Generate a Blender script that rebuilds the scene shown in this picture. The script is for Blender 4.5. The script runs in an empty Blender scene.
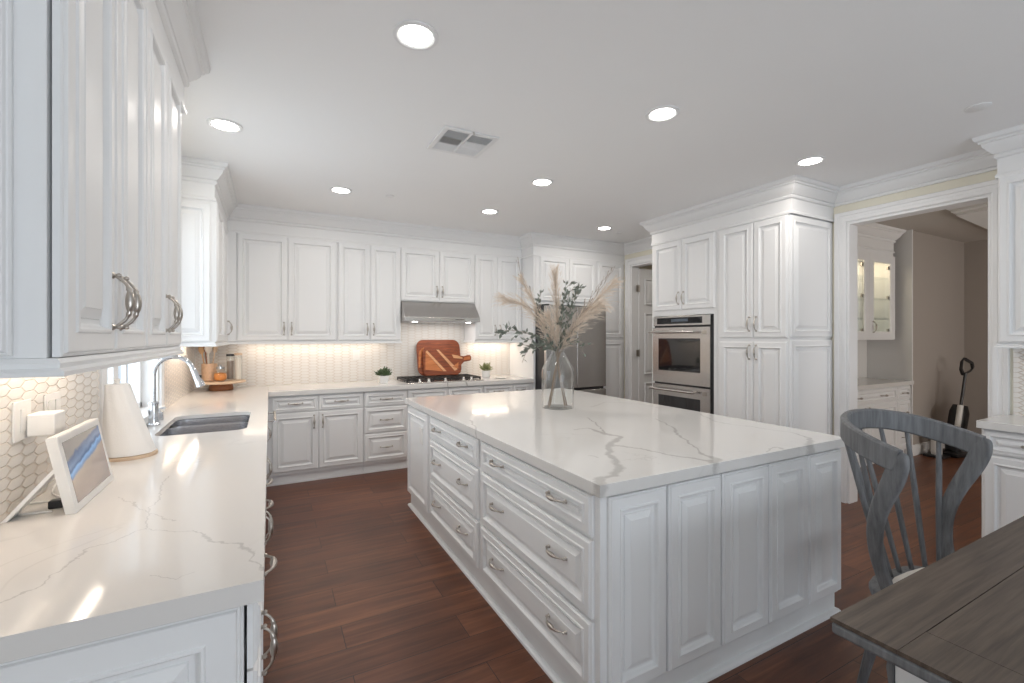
import bpy, math, random
from mathutils import Vector, Matrix
S = bpy.context.scene
COL = S.collection
PI = math.pi
R = math.radians
# ------------------------------------------------------------------ camera, world, exposure, big lights
YAW = R(28.02); CH = 1.444; F = 455.1; HY = 337.0
cd = bpy.data.cameras.new('camera'); cam = bpy.data.objects.new('camera', cd); COL.objects.link(cam)
cam.location = (0, 0, CH); cam.rotation_euler = (R(90), 0, -YAW)
cd.sensor_width = 36; cd.lens = 16.0; cd.shift_y = -4.5/1024; cd.clip_start = .02
S.camera = cam
S.view_settings.view_transform = 'Standard'; S.view_settings.look = 'None'
S.view_settings.gamma = 1; S.view_settings.use_curve_mapping = False
S.view_settings.exposure = .17
w = bpy.data.worlds.new('world'); S.world = w; w.use_nodes = True
bg = w.node_tree.nodes['Background']; bg.inputs[0].default_value = (.80, .89, 1.0, 1); bg.inputs[1].default_value = .8

def area(name, loc, rot, sx, sy, power, col, parent=None, spread=None):
    l = bpy.data.lights.new(name, 'AREA'); l.shape = 'RECTANGLE'; l.size = sx; l.size_y = sy
    l.energy = power; l.color = col
    if spread: l.spread = spread
    o = bpy.data.objects.new(name, l); COL.objects.link(o); o.location = loc; o.rotation_euler = rot
    if parent: o.parent = parent
    return o
CEIL = 2.74
# daylight: sink window, breakfast-room windows behind the camera, plus an added fill lamp for the pantry
area('daylight_sink_window', (-1.3, 3.33, 1.65), (0, R(-112), 0), 1.7, 1.7, 28, (.86, .93, 1))
area('daylight_rear_window', (1.6, -3.30, 1.1), (R(140), 0, 0), 3.6, 2.0, 80, (.84, .92, 1))
area('daylight_left_window', (-1.8, -1.1, 1.1), (0, R(-130), 0), 2.0, 2.2, 6, (.8, .9, 1))
area('pantry_fill_light', (6.5, -1.5, 1.3), (R(105), 0, 0), 1.6, 1.5, 44, (1, .93, .86))  # added out of view to brighten the dark pantry

# ------------------------------------------------------------------ materials
def newmat(name):
    m = bpy.data.materials.new(name); m.use_nodes = True
    nt = m.node_tree; b = nt.nodes['Principled BSDF']
    return m, nt, b
def N(nt, t, **kw):
    n = nt.nodes.new(t)
    for k, v in kw.items():
        if k.startswith('i_'):
            key = k[2:]; key = int(key) if key.isdigit() else key
            n.inputs[key].default_value = v
        else: setattr(n, k, v)
    return n
def L(nt, a, b): nt.links.new(a, b)
def simple(name, col, rough=.5, metal=0, var=.04, scale=8, bump=0, coat=0, bscale=60):
    m, nt, b = newmat(name)
    tc = N(nt, 'ShaderNodeTexCoord'); nz = N(nt, 'ShaderNodeTexNoise', i_Scale=scale, i_Detail=4.0)
    L(nt, tc.outputs['Object'], nz.inputs['Vector'])
    mr = N(nt, 'ShaderNodeMapRange', i_3=1-var, i_4=1+var)
    L(nt, nz.outputs['Fac'], mr.inputs[0])
    vm = N(nt, 'ShaderNodeVectorMath', operation='SCALE'); vm.inputs[0].default_value = col
    L(nt, mr.outputs[0], vm.inputs['Scale']); L(nt, vm.outputs[0], b.inputs['Base Color'])
    b.inputs['Roughness'].default_value = rough; b.inputs['Metallic'].default_value = metal
    if coat: b.inputs['Coat Weight'].default_value = coat
    if bump:
        n2 = N(nt, 'ShaderNodeTexNoise', i_Scale=bscale, i_Detail=3.0); L(nt, tc.outputs['Object'], n2.inputs['Vector'])
        bp = N(nt, 'ShaderNodeBump', i_Strength=bump, i_Distance=.002); L(nt, n2.outputs['Fac'], bp.inputs['Height']); L(nt, bp.outputs[0], b.inputs['Normal'])
    return m
def emis(name, col, strength):
    m, nt, b = newmat(name); b.inputs['Base Color'].default_value = (.9, .9, .9, 1)
    b.inputs['Emission Color'].default_value = (*col, 1); b.inputs['Emission Strength'].default_value = strength
    return m
def glass(name, tint=(1, 1, 1), refl=.08):
    m = bpy.data.materials.new(name); m.use_nodes = True; nt = m.node_tree; nt.nodes.clear()
    o = N(nt, 'ShaderNodeOutputMaterial'); mx = N(nt, 'ShaderNodeMixShader'); t = N(nt, 'ShaderNodeBsdfTransparent'); g = N(nt, 'ShaderNodeBsdfGlossy')
    t.inputs[0].default_value = (*tint, 1); g.inputs['Roughness'].default_value = .03
    fr = N(nt, 'ShaderNodeLayerWeight', i_Blend=.5)
    p3 = N(nt, 'ShaderNodeMath', operation='POWER'); p3.inputs[1].default_value = 3.0; L(nt, fr.outputs['Facing'], p3.inputs[0])
    sc = N(nt, 'ShaderNodeMath', operation='MULTIPLY_ADD'); sc.inputs[1].default_value = refl*4; sc.inputs[2].default_value = .025; L(nt, p3.outputs[0], sc.inputs[0])
    L(nt, sc.outputs[0], mx.inputs[0]); L(nt, t.outputs[0], mx.inputs[1]); L(nt, g.outputs[0], mx.inputs[2]); L(nt, mx.outputs[0], o.inputs[0])
    return m
PAINT = simple('white_cabinet_paint', (.84, .843, .845), .42, var=.008, scale=3)
TRIMP = simple('white_trim_paint', (.84, .84, .84), .45, var=.01, scale=3)
CEILM = simple('ceiling_paint', (.92, .92, .92), .9, var=.01, scale=2, bump=.15, bscale=120)
CREAM = simple('cream_wall_paint', (.80, .765, .65), .85, var=.015, scale=2, bump=.1, bscale=150)
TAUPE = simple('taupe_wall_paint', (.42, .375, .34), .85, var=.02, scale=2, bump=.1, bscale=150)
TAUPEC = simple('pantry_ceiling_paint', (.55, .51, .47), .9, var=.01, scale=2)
DARKGAP = simple('shadow_gap_plastic', (.02, .022, .03), .7)
PEWTER = simple('brushed_pewter', (.50, .46, .42), .28, 1, var=.15, scale=40)
STEEL = simple('brushed_stainless', (.56, .54, .52), .26, 1, var=.06, scale=25)
SINKS = simple('sink_stainless', (.62, .62, .64), .24, 1, var=.05, scale=25)
CHROME = simple('chrome', (.62, .64, .67), .16, 1, var=.02)
BLACKG = simple('black_oven_glass', (.012, .012, .014), .06, coat=.5)
BLACKP = simple('black_plastic', (.02, .02, .022), .35)
BLACKI = simple('cast_iron', (.025, .023, .022), .55, bump=.3)
WHITEP = simple('white_plastic', (.85, .84, .82), .35, var=.01)
PAPER = simple('paper_towel', (.88, .86, .84), .95, var=.02, bump=.5, bscale=200)
CERAM = simple('white_ceramic', (.82, .81, .79), .4, var=.02)
LINEN = simple('cream_linen', (.78, .73, .66), .95, bump=.4, bscale=300)
LEAF = simple('olive_leaf', (.19, .215, .18), .6, var=.3, scale=30)
LEAFG = simple('potted_leaf', (.10, .16, .07), .6, var=.4, scale=40)
LEAFY = simple('yellow_green_leaf', (.30, .32, .14), .6, var=.4, scale=40)
PAMPAS = simple('pampas_plume', (.76, .66, .56), .95, var=.10, scale=20)
TWIG = simple('grey_twig', (.33, .27, .23), .85, var=.3, scale=50)
STEMM = simple('dry_stem', (.30, .21, .13), .8, var=.2, scale=40)
SOIL = simple('soil', (.05, .035, .025), .95, bump=.5)
GLASS = glass('clear_glass', (.99, .995, .992), .24)
PANE = glass('window_glass', (.97, .99, 1), .06)
WOODL = simple('light_utensil_wood', (.62, .38, .20), .6, var=.2, scale=30)
AMBER = simple('amber_spice', (.62, .24, .06), .6, var=.3, scale=60)
BRASSY = simple('cooktop_knob_metal', (.7, .69, .66), .25, 1)
LAMPE = emis('lamp_diffuser', (1, .97, .92), 14)
STRIPE = emis('under_cabinet_led', (1, .86, .70), 9)
CORD = simple('white_cord', (.8, .79, .77), .5)

def wood(name, c1, c2, rough, axis='X', gs=1.0, coat=0, along=2.0, across=40.0, bump=.15):
    m, nt, b = newmat(name); tc = N(nt, 'ShaderNodeTexCoord'); mp = N(nt, 'ShaderNodeMapping')
    sc = [across*gs]*3; sc['XYZ'.index(axis)] = along*gs; mp.inputs['Scale'].default_value = sc
    L(nt, tc.outputs['Object'], mp.inputs['Vector'])
    nz = N(nt, 'ShaderNodeTexNoise', i_Scale=1.0, i_Detail=6.0, i_Roughness=.62, i_Distortion=.3); L(nt, mp.outputs[0], nz.inputs['Vector'])
    cr = N(nt, 'ShaderNodeValToRGB'); cr.color_ramp.elements[0].position = .32; cr.color_ramp.elements[1].position = .68
    cr.color_ramp.elements[0].color = (*c1, 1); cr.color_ramp.elements[1].color = (*c2, 1)
    L(nt, nz.outputs['Fac'], cr.inputs[0]); L(nt, cr.outputs[0], b.inputs['Base Color']); b.inputs['Roughness'].default_value = rough
    bp = N(nt, 'ShaderNodeBump', i_Strength=bump, i_Distance=.002); L(nt, nz.outputs['Fac'], bp.inputs['Height']); L(nt, bp.outputs[0], b.inputs['Normal'])
    if coat: b.inputs['Coat Weight'].default_value = coat
    return m
GREYW = wood('grey_washed_wood', (.105, .108, .115), (.20, .203, .21), .6, 'Z', 1, across=60, along=6)
TABLETOPW = wood('brown_oak_tabletop', (.055, .040, .030), (.125, .094, .072), .5, 'X', 1, along=3, across=70)
BOARDD = wood('dark_acacia', (.13, .026, .008), (.34, .080, .022), .35, 'X', 1, along=6, across=50)
BOARDM = wood('mid_acacia', (.42, .12, .032), (.62, .22, .07), .35, 'X', 1, along=6, across=50)
BOARDL = wood('light_acacia', (.60, .30, .14), (.75, .42, .22), .35, 'X', 1, along=6, across=50)
SUSANW = wood('pale_stand_wood', (.62, .44, .30), (.75, .58, .42), .5, 'X')
SUSAND = wood('dark_stand_wood', (.22, .075, .03), (.42, .17, .07), .45, 'X')

def mathn(nt, op, a, b=None, c=None, clamp=False):
    n = N(nt, 'ShaderNodeMath', operation=op); n.use_clamp = clamp
    for i, v in enumerate((a, b, c)):
        if v is None: continue
        if isinstance(v, (int, float)): n.inputs[i].default_value = v
        else: L(nt, v, n.inputs[i])
    return n.outputs[0]
def floor_mat():
    m, nt, b = newmat('dark_walnut_planks'); tc = N(nt, 'ShaderNodeTexCoord')
    br = N(nt, 'ShaderNodeTexBrick', offset=.37, offset_frequency=2, squash=1)
    for k, v in (('Scale', 1.0), ('Mortar Size', .0022), ('Mortar Smooth', .3), ('Bias', 0.0), ('Brick Width', 1.45), ('Row Height', .19)): br.inputs[k].default_value = v
    br.inputs['Color1'].default_value = (0, 0, 0, 1); br.inputs['Color2'].default_value = (1, 1, 1, 1); br.inputs['Mortar'].default_value = (.5, .5, .5, 1)
    mpb = N(nt, 'ShaderNodeMapping'); mpb.inputs['Location'].default_value = (.6, .06, 0); L(nt, tc.outputs['Object'], mpb.inputs['Vector']); L(nt, mpb.outputs[0], br.inputs['Vector'])
    sep = N(nt, 'ShaderNodeSeparateXYZ'); L(nt, tc.outputs['Object'], sep.inputs[0])
    off = mathn(nt, 'MULTIPLY', br.outputs['Color'], 7.3)
    cx = N(nt, 'ShaderNodeCombineXYZ'); L(nt, mathn(nt, 'MULTIPLY', sep.outputs[0], 1.1), cx.inputs[0]); L(nt, mathn(nt, 'MULTIPLY', sep.outputs[1], 16.0), cx.inputs[1]); L(nt, off, cx.inputs[2])
    n1 = N(nt, 'ShaderNodeTexNoise', i_Scale=1.6, i_Detail=7.0, i_Roughness=.62, i_Distortion=.5); L(nt, cx.outputs[0], n1.inputs['Vector'])
    n2 = N(nt, 'ShaderNodeTexNoise', i_Scale=1.3, i_Detail=3.0); L(nt, tc.outputs['Object'], n2.inputs['Vector'])
    cr = N(nt, 'ShaderNodeValToRGB'); e = cr.color_ramp.elements; e[0].position = .30; e[0].color = (.060, .020, .011, 1); e[1].position = .72; e[1].color = (.260, .105, .052, 1)
    mid = e.new(.52); mid.color = (.145, .052, .026, 1)
    v = mathn(nt, 'ADD', mathn(nt, 'MULTIPLY', n1.outputs['Fac'], .72), mathn(nt, 'ADD', mathn(nt, 'MULTIPLY', n2.outputs['Fac'], .16), mathn(nt, 'MULTIPLY', br.outputs['Color'], .12)))
    L(nt, v, cr.inputs[0])
    mx = N(nt, 'ShaderNodeMix', data_type='RGBA'); mx.inputs[7].default_value = (.03, .012, .008, 1)
    L(nt, br.outputs['Fac'], mx.inputs[0]); L(nt, cr.outputs[0], mx.inputs[6]); L(nt, mx.outputs[2], b.inputs['Base Color'])
    rr = N(nt, 'ShaderNodeMapRange', i_3=.28, i_4=.44); L(nt, n1.outputs['Fac'], rr.inputs[0]); L(nt, rr.outputs[0], b.inputs['Roughness'])
    hh = mathn(nt, 'SUBTRACT', mathn(nt, 'MULTIPLY', n1.outputs['Fac'], .35), br.outputs['Fac'])
    bp = N(nt, 'ShaderNodeBump', i_Strength=.35, i_Distance=.003); L(nt, hh, bp.inputs['Height']); L(nt, bp.outputs[0], b.inputs['Normal'])
    return m
FLOORM = floor_mat()

def tile_mat(name, axis, tc_col=(.84, .81, .77), grout=(.67, .60, .53)):
    m, nt, b = newmat(name); tc = N(nt, 'ShaderNodeTexCoord'); sep = N(nt, 'ShaderNodeSeparateXYZ'); L(nt, tc.outputs['Object'], sep.inputs[0])
    u = mathn(nt, 'MULTIPLY', sep.outputs[0 if axis == 'X' else 1], 1/.100); v = mathn(nt, 'MULTIPLY', sep.outputs[2], 1/.0335)
    r3 = math.sqrt(3)
    def cell(x, period, shift):
        return mathn(nt, 'SUBTRACT', mathn(nt, 'FLOORED_MODULO', mathn(nt, 'ADD', x, shift), period), period/2)
    def dist(su, sv):
        a = mathn(nt, 'ABSOLUTE', cell(u, r3, su)); c = mathn(nt, 'ABSOLUTE', cell(v, 1.0, sv))
        return mathn(nt, 'MAXIMUM', c, mathn(nt, 'ADD', mathn(nt, 'MULTIPLY', c, .5), mathn(nt, 'MULTIPLY', a, r3/2)))
    d = mathn(nt, 'MINIMUM', dist(0, 0), dist(r3/2, .5))
    fac = N(nt, 'ShaderNodeMapRange', interpolation_type='SMOOTHSTEP', i_1=.42, i_2=.485); L(nt, d, fac.inputs[0])
    nz = N(nt, 'ShaderNodeTexNoise', i_Scale=6.0, i_Detail=3.0); L(nt, tc.outputs['Object'], nz.inputs['Vector'])
    mx = N(nt, 'ShaderNodeMix', data_type='RGBA'); mx.inputs[6].default_value = (*tc_col, 1); mx.inputs[7].default_value = (*grout, 1); L(nt, fac.outputs[0], mx.inputs[0])
    L(nt, mx.outputs[2], b.inputs['Base Color'])
    rr = N(nt, 'ShaderNodeMapRange', i_3=.18, i_4=.8); L(nt, fac.outputs[0], rr.inputs[0]); L(nt, rr.outputs[0], b.inputs['Roughness'])
    h = mathn(nt, 'ADD', mathn(nt, 'MULTIPLY', fac.outputs[0], -1.0), mathn(nt, 'MULTIPLY', nz.outputs['Fac'], .3))
    bp = N(nt, 'ShaderNodeBump', i_Strength=.6, i_Distance=.004); L(nt, h, bp.inputs['Height']); L(nt, bp.outputs[0], b.inputs['Normal'])
    return m
TILEX = tile_mat('cream_hexagon_tile_back', 'X'); TILEY = tile_mat('cream_hexagon_tile_side', 'Y')

def quartz(name, segs, base=(.76, .745, .725), strength=.85):
    """veined quartz: vein runs given as polylines [(x,y,width)...] in room metres, roughened with noise"""
    m, nt, b = newmat(name); tc = N(nt, 'ShaderNodeTexCoord')
    geo = N(nt, 'ShaderNodeNewGeometry')
    nz = N(nt, 'ShaderNodeTexNoise', i_Scale=9.0, i_Detail=5.0, i_Roughness=.65); L(nt, geo.outputs['Position'], nz.inputs['Vector'])
    dv = N(nt, 'ShaderNodeVectorMath', operation='SUBTRACT'); L(nt, nz.outputs['Color'], dv.inputs[0]); dv.inputs[1].default_value = (.5, .5, .5)
    ds = N(nt, 'ShaderNodeVectorMath', operation='SCALE'); L(nt, dv.outputs[0], ds.inputs[0]); ds.inputs['Scale'].default_value = .085
    ad = N(nt, 'ShaderNodeVectorMath', operation='ADD'); L(nt, geo.outputs['Position'], ad.inputs[0]); L(nt, ds.outputs[0], ad.inputs[1])
    fl = N(nt, 'ShaderNodeVectorMath', operation='MULTIPLY'); L(nt, ad.outputs[0], fl.inputs[0]); fl.inputs[1].default_value = (1, 1, 0)
    acc = None
    for line in segs:
        for (x0, y0, w0), (x1, y1, w1) in zip(line[:-1], line[1:]):
            ab = (x1-x0, y1-y0); l2 = ab[0]**2+ab[1]**2
            if l2 < 1e-6: continue
            s = N(nt, 'ShaderNodeVectorMath', operation='SUBTRACT'); L(nt, fl.outputs[0], s.inputs[0]); s.inputs[1].default_value = (x0, y0, 0)
            d = N(nt, 'ShaderNodeVectorMath', operation='DOT_PRODUCT'); L(nt, s.outputs[0], d.inputs[0]); d.inputs[1].default_value = (ab[0]/l2, ab[1]/l2, 0)
            h = mathn(nt, 'ADD', d.outputs['Value'], 0.0, clamp=True)
            k = N(nt, 'ShaderNodeVectorMath', operation='SCALE'); k.inputs[0].default_value = (ab[0], ab[1], 0); L(nt, h, k.inputs['Scale'])
            q = N(nt, 'ShaderNodeVectorMath', operation='SUBTRACT'); L(nt, s.outputs[0], q.inputs[0]); L(nt, k.outputs[0], q.inputs[1])
            ln = N(nt, 'ShaderNodeVectorMath', operation='LENGTH'); L(nt, q.outputs[0], ln.inputs[0])
            wv = mathn(nt, 'MULTIPLY_ADD', h, w1-w0, w0)
            r = mathn(nt, 'DIVIDE', ln.outputs['Value'], wv)
            acc = r if acc is None else mathn(nt, 'MINIMUM', acc, r)
    n2 = N(nt, 'ShaderNodeTexNoise', i_Scale=1.7, i_Detail=5.0, i_Roughness=.55, i_Distortion=.8); L(nt, geo.outputs['Position'], n2.inputs['Vector'])
    fine = mathn(nt, 'ABSOLUTE', mathn(nt, 'SUBTRACT', n2.outputs['Fac'], .5))
    fm = N(nt, 'ShaderNodeMapRange', i_1=0.0, i_2=.012, i_3=.22, i_4=0.0); L(nt, fine, fm.inputs[0])
    n3 = N(nt, 'ShaderNodeTexNoise', i_Scale=2.3, i_Detail=2.0); L(nt, geo.outputs['Position'], n3.inputs['Vector'])
    gate = N(nt, 'ShaderNodeMapRange', i_1=.5, i_2=.62); L(nt, n3.outputs['Fac'], gate.inputs[0])
    fmg = mathn(nt, 'MULTIPLY', fm.outputs[0], gate.outputs[0])
    vm = N(nt, 'ShaderNodeMapRange', interpolation_type='SMOOTHSTEP', i_1=.4, i_2=1.5, i_3=strength, i_4=0.0)
    if acc is not None:
        L(nt, acc, vm.inputs[0]); tot = mathn(nt, 'MAXIMUM', vm.outputs[0], fmg)
    else: tot = fmg
    mx = N(nt, 'ShaderNodeMix', data_type='RGBA'); mx.inputs[6].default_value = (*base, 1); mx.inputs[7].default_value = (.42, .40, .385, 1)
    L(nt, tot, mx.inputs[0]); L(nt, mx.outputs[2], b.inputs['Base Color'])
    b.inputs['Roughness'].default_value = .09; b.inputs['IOR'].default_value = 1.5
    return m
def V(*pts):   # polyline helper
    return list(pts)
# veins (x, y in metres, half width)
def unp(px, py, z=.92):
    a = (px-512)/F; bb = (HY-py)/F; s, c = math.sin(YAW), math.cos(YAW); t = (z-CH)/bb
    return ((a*c+s)*t, (-a*s+c)*t)
def vl(width, *pp):
    out = []
    for i, p in enumerate(pp):
        x, y = unp(p[0], p[1]); ww = p[2] if len(p) > 2 else width
        out.append((x, y, ww))
    return out
Q_ISLAND = quartz('veined_quartz_island', [
    vl(.006, (575, 430), (590, 428), (606, 434, .016), (621, 437, .012), (611, 443, .02), (610, 454, .012), (619, 467, .02), (614, 475, .014), (603, 478, .016), (600, 486, .022)),
    vl(.005, (606, 434), (597, 424), (588, 418)),
    vl(.008, (613, 445), (642, 449), (669, 455), (706, 460.5, .012), (715, 459, .02)),
    vl(.005, (656, 419), (671, 427), (678, 434, .009), (695, 446), (698, 451), (714, 459.5, .018), (711, 462, .02)),
    vl(.003, (600, 458), (590, 456)),
    vl(.004, (700, 414), (716, 422), (753, 427), (790, 432), (809, 438, .012), (811, 446, .02)),
    vl(.006, (470, 420), (478, 433), (483, 438, .014)),
    vl(.003, (590, 407), (606, 402), (640, 404), (660, 408)),
    vl(.004, (765, 452), (776, 447), (785, 449, .012)),
], strength=.62)
Q_LEFT = quartz('veined_quartz_left_run', [
    vl(.0022, (0, 603), (30, 590), (65, 568), (90, 548), (118, 540), (145, 528)),
    vl(.0022, (145, 528), (150, 513), (160, 494), (170, 476)),
    vl(.0022, (145, 528), (170, 532), (200, 533), (208, 543, .005), (224, 545), (241, 543, .004), (251, 551, .005), (250, 560), (256, 565), (262, 571, .006)),
    vl(.002, (120, 497), (150, 512), (175, 520)),
    vl(.0016, (150, 575), (175, 580), (195, 572)),
    vl(.003, (188, 409), (210, 404), (230, 402)),
], base=(.74, .715, .69), strength=.5)
Q_PLAIN = quartz('veined_quartz_plain', [vl(.006, (330, 383), (420, 379), (455, 384)), vl(.006, (455, 384), (500, 377))])

# ------------------------------------------------------------------ mesh building
class MB:
    def __init__(s): s.v = []; s.f = []
    def add(s, vs, fs):
        o = len(s.v); s.v += [tuple(p) for p in vs]; s.f += [tuple(o+i for i in f) for f in fs]; return s
    def box(s, x0, y0, z0, x1, y1, z1, M=None):
        vs = [Vector(p) for p in ((x0,y0,z0),(x1,y0,z0),(x1,y1,z0),(x0,y1,z0),(x0,y0,z1),(x1,y0,z1),(x1,y1,z1),(x0,y1,z1))]
        if M: vs = [M @ v for v in vs]
        return s.add(vs, [(0,3,2,1),(4,5,6,7),(0,1,5,4),(1,2,6,5),(2,3,7,6),(3,0,4,7)])
    def rings(s, rs, closed=True, cap0=True, cap1=True, loop=False):
        n = len(rs[0]); vs = [p for r in rs for p in r]; fs = []
        m = len(rs)
        for i in range(m if loop else m-1):
            a = i*n; b = ((i+1) % m)*n
            for j in range(n if closed else n-1):
                k = (j+1) % n; fs.append((a+j, a+k, b+k, b+j))
        if cap0 and not loop: fs.append(tuple(reversed(range(n))))
        if cap1 and not loop: fs.append(tuple((m-1)*n+j for j in range(n)))
        return s.add(vs, fs)
    def tube(s, pts, rad, n=8, squash=None, up=None):
        pts = [Vector(p) for p in pts]; m = len(pts)
        if isinstance(rad, (int, float)): rad = [rad]*m
        rs = []; prev = None
        for i, p in enumerate(pts):
            t = (pts[min(i+1, m-1)]-pts[max(i-1, 0)])
            t = t.normalized() if t.length > 1e-9 else Vector((0,0,1))
            if up is not None: a = Vector(up)
            elif prev is None: a = Vector((0,0,1)) if abs(t.z) < .9 else Vector((1,0,0))
            else: a = prev
            a = (a-t*a.dot(t)); a = a.normalized() if a.length > 1e-6 else Vector((1,0,0)); prev = a; c = t.cross(a)
            r = rad[i]; ra, rb = (r, r) if not isinstance(r, tuple) else r
            rs.append([p+a*math.cos(2*PI*j/n)*ra+c*math.sin(2*PI*j/n)*rb for j in range(n)])
        return s.rings(rs)
    def lathe(s, prof, n=24, M=None, cap0=True, cap1=True, loop=False):
        rs = []
        for r, z in prof:
            ring = [Vector((r*math.cos(2*PI*j/n), r*math.sin(2*PI*j/n), z)) for j in range(n)]
            if M: ring = [M @ q for q in ring]
            rs.append(ring)
        return s.rings(rs, cap0=cap0, cap1=cap1, loop=loop)
    def prism(s, poly, z0, z1, M=None):
        a = [Vector((x, y, z0)) for x, y in poly]; b = [Vector((x, y, z1)) for x, y in poly]
        if M: a = [M @ q for q in a]; b = [M @ q for q in b]
        return s.rings([a, b])
    def sweep(s, path, prof, closed=False):
        """path: XY corners; prof: (out, z) where out is to the right of travel"""
        n = len(path); rs = []
        for i, p in enumerate(path):
            p = Vector(p)
            d0 = (p-Vector(path[i-1])).normalized() if i > 0 or closed else None
            d1 = (Vector(path[(i+1) % n])-p).normalized() if i < n-1 or closed else None
            if d0 is None: d0 = d1
            if d1 is None: d1 = d0
            n0 = Vector((d0.y, -d0.x)); n1 = Vector((d1.y, -d1.x)); mm = (n0+n1); mm = mm/(mm.dot(n0)) if mm.length > 1e-6 else n0
            rs.append([Vector((p.x+mm.x*o, p.y+mm.y*o, z)) for o, z in prof])
        return s.rings(rs, loop=closed)
    def mesh(s, name, smooth=35):
        me = bpy.data.meshes.new(name); me.from_pydata(s.v, [], s.f); me.update()
        import bmesh
        bm = bmesh.new(); bm.from_mesh(me); bmesh.ops.recalc_face_normals(bm, faces=bm.faces); bm.to_mesh(me); bm.free()
        if smooth:
            me.polygons.foreach_set('use_smooth', [True]*len(me.polygons)); me.set_sharp_from_angle(angle=R(smooth))
        return me
def obj(name, mb, mat, parent=None, loc=None, rot=None, label=None, smooth=35, bev=0, kind=None):
    me = mb.mesh(name, smooth) if isinstance(mb, MB) else mb
    if mat is not None and len(me.materials) == 0: me.materials.append(mat)
    o = bpy.data.objects.new(name, me); COL.objects.link(o)
    if parent: o.parent = parent
    if loc: o.location = loc
    if rot: o.rotation_euler = rot
    if label: o['label'] = label
    if kind: o['kind'] = kind
    if bev:
        b = o.modifiers.new('bevel', 'BEVEL'); b.width = bev; b.segments = 2; b.limit_method = 'ANGLE'; b.angle_limit = R(40); b.harden_normals = bool(smooth)
    return o
def tag(o, label, cat, group=None):
    o['label'] = label; o['category'] = cat
    if group: o['group'] = group
    return o
def empty(name, loc=(0,0,0), rz=0):
    o = bpy.data.objects.new(name, None); COL.objects.link(o); o.location = loc; o.rotation_euler = (0,0,rz); o.empty_display_size = .1
    return o
def thing(name, label, cat, loc=(0,0,0), rz=0, group=None): return tag(empty(name, loc, rz), label, cat, group)
def struct(name, mb, mat, **kw): return obj(name, mb, mat, kind='structure', **kw)
def tx(x, y, z): return Matrix.Translation((x, y, z))

# ------------------------------------------------------------------ room shell
LW, BW, RW = -.68, 5.60, 4.43          # left, back, right wall planes
REAR = -3.0
m = MB(); m.box(LW-.16, REAR-.15, -.06, 9.2, 6.2, 0); m.box(-1.7, REAR-.15, -.06, LW-.16, 1.13, 0); struct('floor', m, FLOORM, smooth=0)
m = MB(); m.box(-1.7, REAR-.15, CEIL, RW+.07, 6.2, CEIL+.1); struct('ceiling', m, CEILM, smooth=0)
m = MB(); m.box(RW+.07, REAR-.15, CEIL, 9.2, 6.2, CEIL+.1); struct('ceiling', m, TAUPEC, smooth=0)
def wall_x(name, x0, x1, ya, yb, holes, mat, z1=CEIL):   # wall slab thick in X, with rectangular holes
    m = MB(); y = ya
    for (h0, h1, zb, zt) in sorted(holes):
        m.box(x0, y, 0, x1, h0, z1)
        if zb > 0: m.box(x0, h0, 0, x1, h1, zb)
        m.box(x0, h0, zt, x1, h1, z1); y = h1
    m.box(x0, y, 0, x1, yb, z1); return struct(name, m, mat, smooth=0)
def wall_y(name, y0, y1, xa, xb, holes, mat, z1=CEIL):
    m = MB(); x = xa
    for (h0, h1, zb, zt) in sorted(holes):
        m.box(x, y0, 0, h0, y1, z1)
        if zb > 0: m.box(h0, y0, 0, h1, y1, zb)
        m.box(h0, y0, zt, h1, y1, z1); x = h1
    m.box(x, y0, 0, xb, y1, z1); return struct(name, m, mat, smooth=0)
WY0, WY1, WZ0, WZ1 = 2.74, 3.93, .955, 2.25
wall_x('wall_left', LW-.16, LW, 1.13, BW+.15, [(WY0, WY1, WZ0, WZ1)], CREAM)
wall_y('wall_left_return', .97, 1.13-.001, -1.6, LW, [], CREAM)
wall_x('wall_left_rear', -1.62, -1.5, REAR, .97, [(-2.2, 0.1, .3, 2.35)], CREAM)
wall_y('wall_back', BW, BW+.15, LW-.16, RW+.13, [], CREAM)
OY0, OY1, OZ = 1.225, 2.125, 2.44
DY0, DY1 = 3.88, 4.81
wall_x('wall_right', RW, RW+.13, REAR, BW, [(OY0, OY1, 0, OZ), (DY0, DY1, 0, OZ)], CREAM)
wall_y('wall_rear', REAR-.15, REAR, -1.62, RW+.13, [(-.3, 3.5, .15, 2.4)], CREAM)
# backsplash tile
m = MB(); m.box(LW, 1.13, .92, LW+.008, WY0-.07, 1.41); m.box(LW, WY1+.09, .92, LW+.008, BW, 1.41)
struct('wall_left_backsplash', m, TILEY, smooth=0)
m = MB(); m.box(LW+.008, BW-.008, .92, 2.935, BW, 1.41); m.box(1.33, BW-.008, 1.41, 2.256, BW, 1.88)
struct('wall_back_backsplash', m, TILEX, smooth=0)
m = MB(); m.box(RW-.008, -.4, .92, RW, 1.12, 1.41); struct('wall_right_backsplash', m, TILEY, smooth=0)
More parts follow.
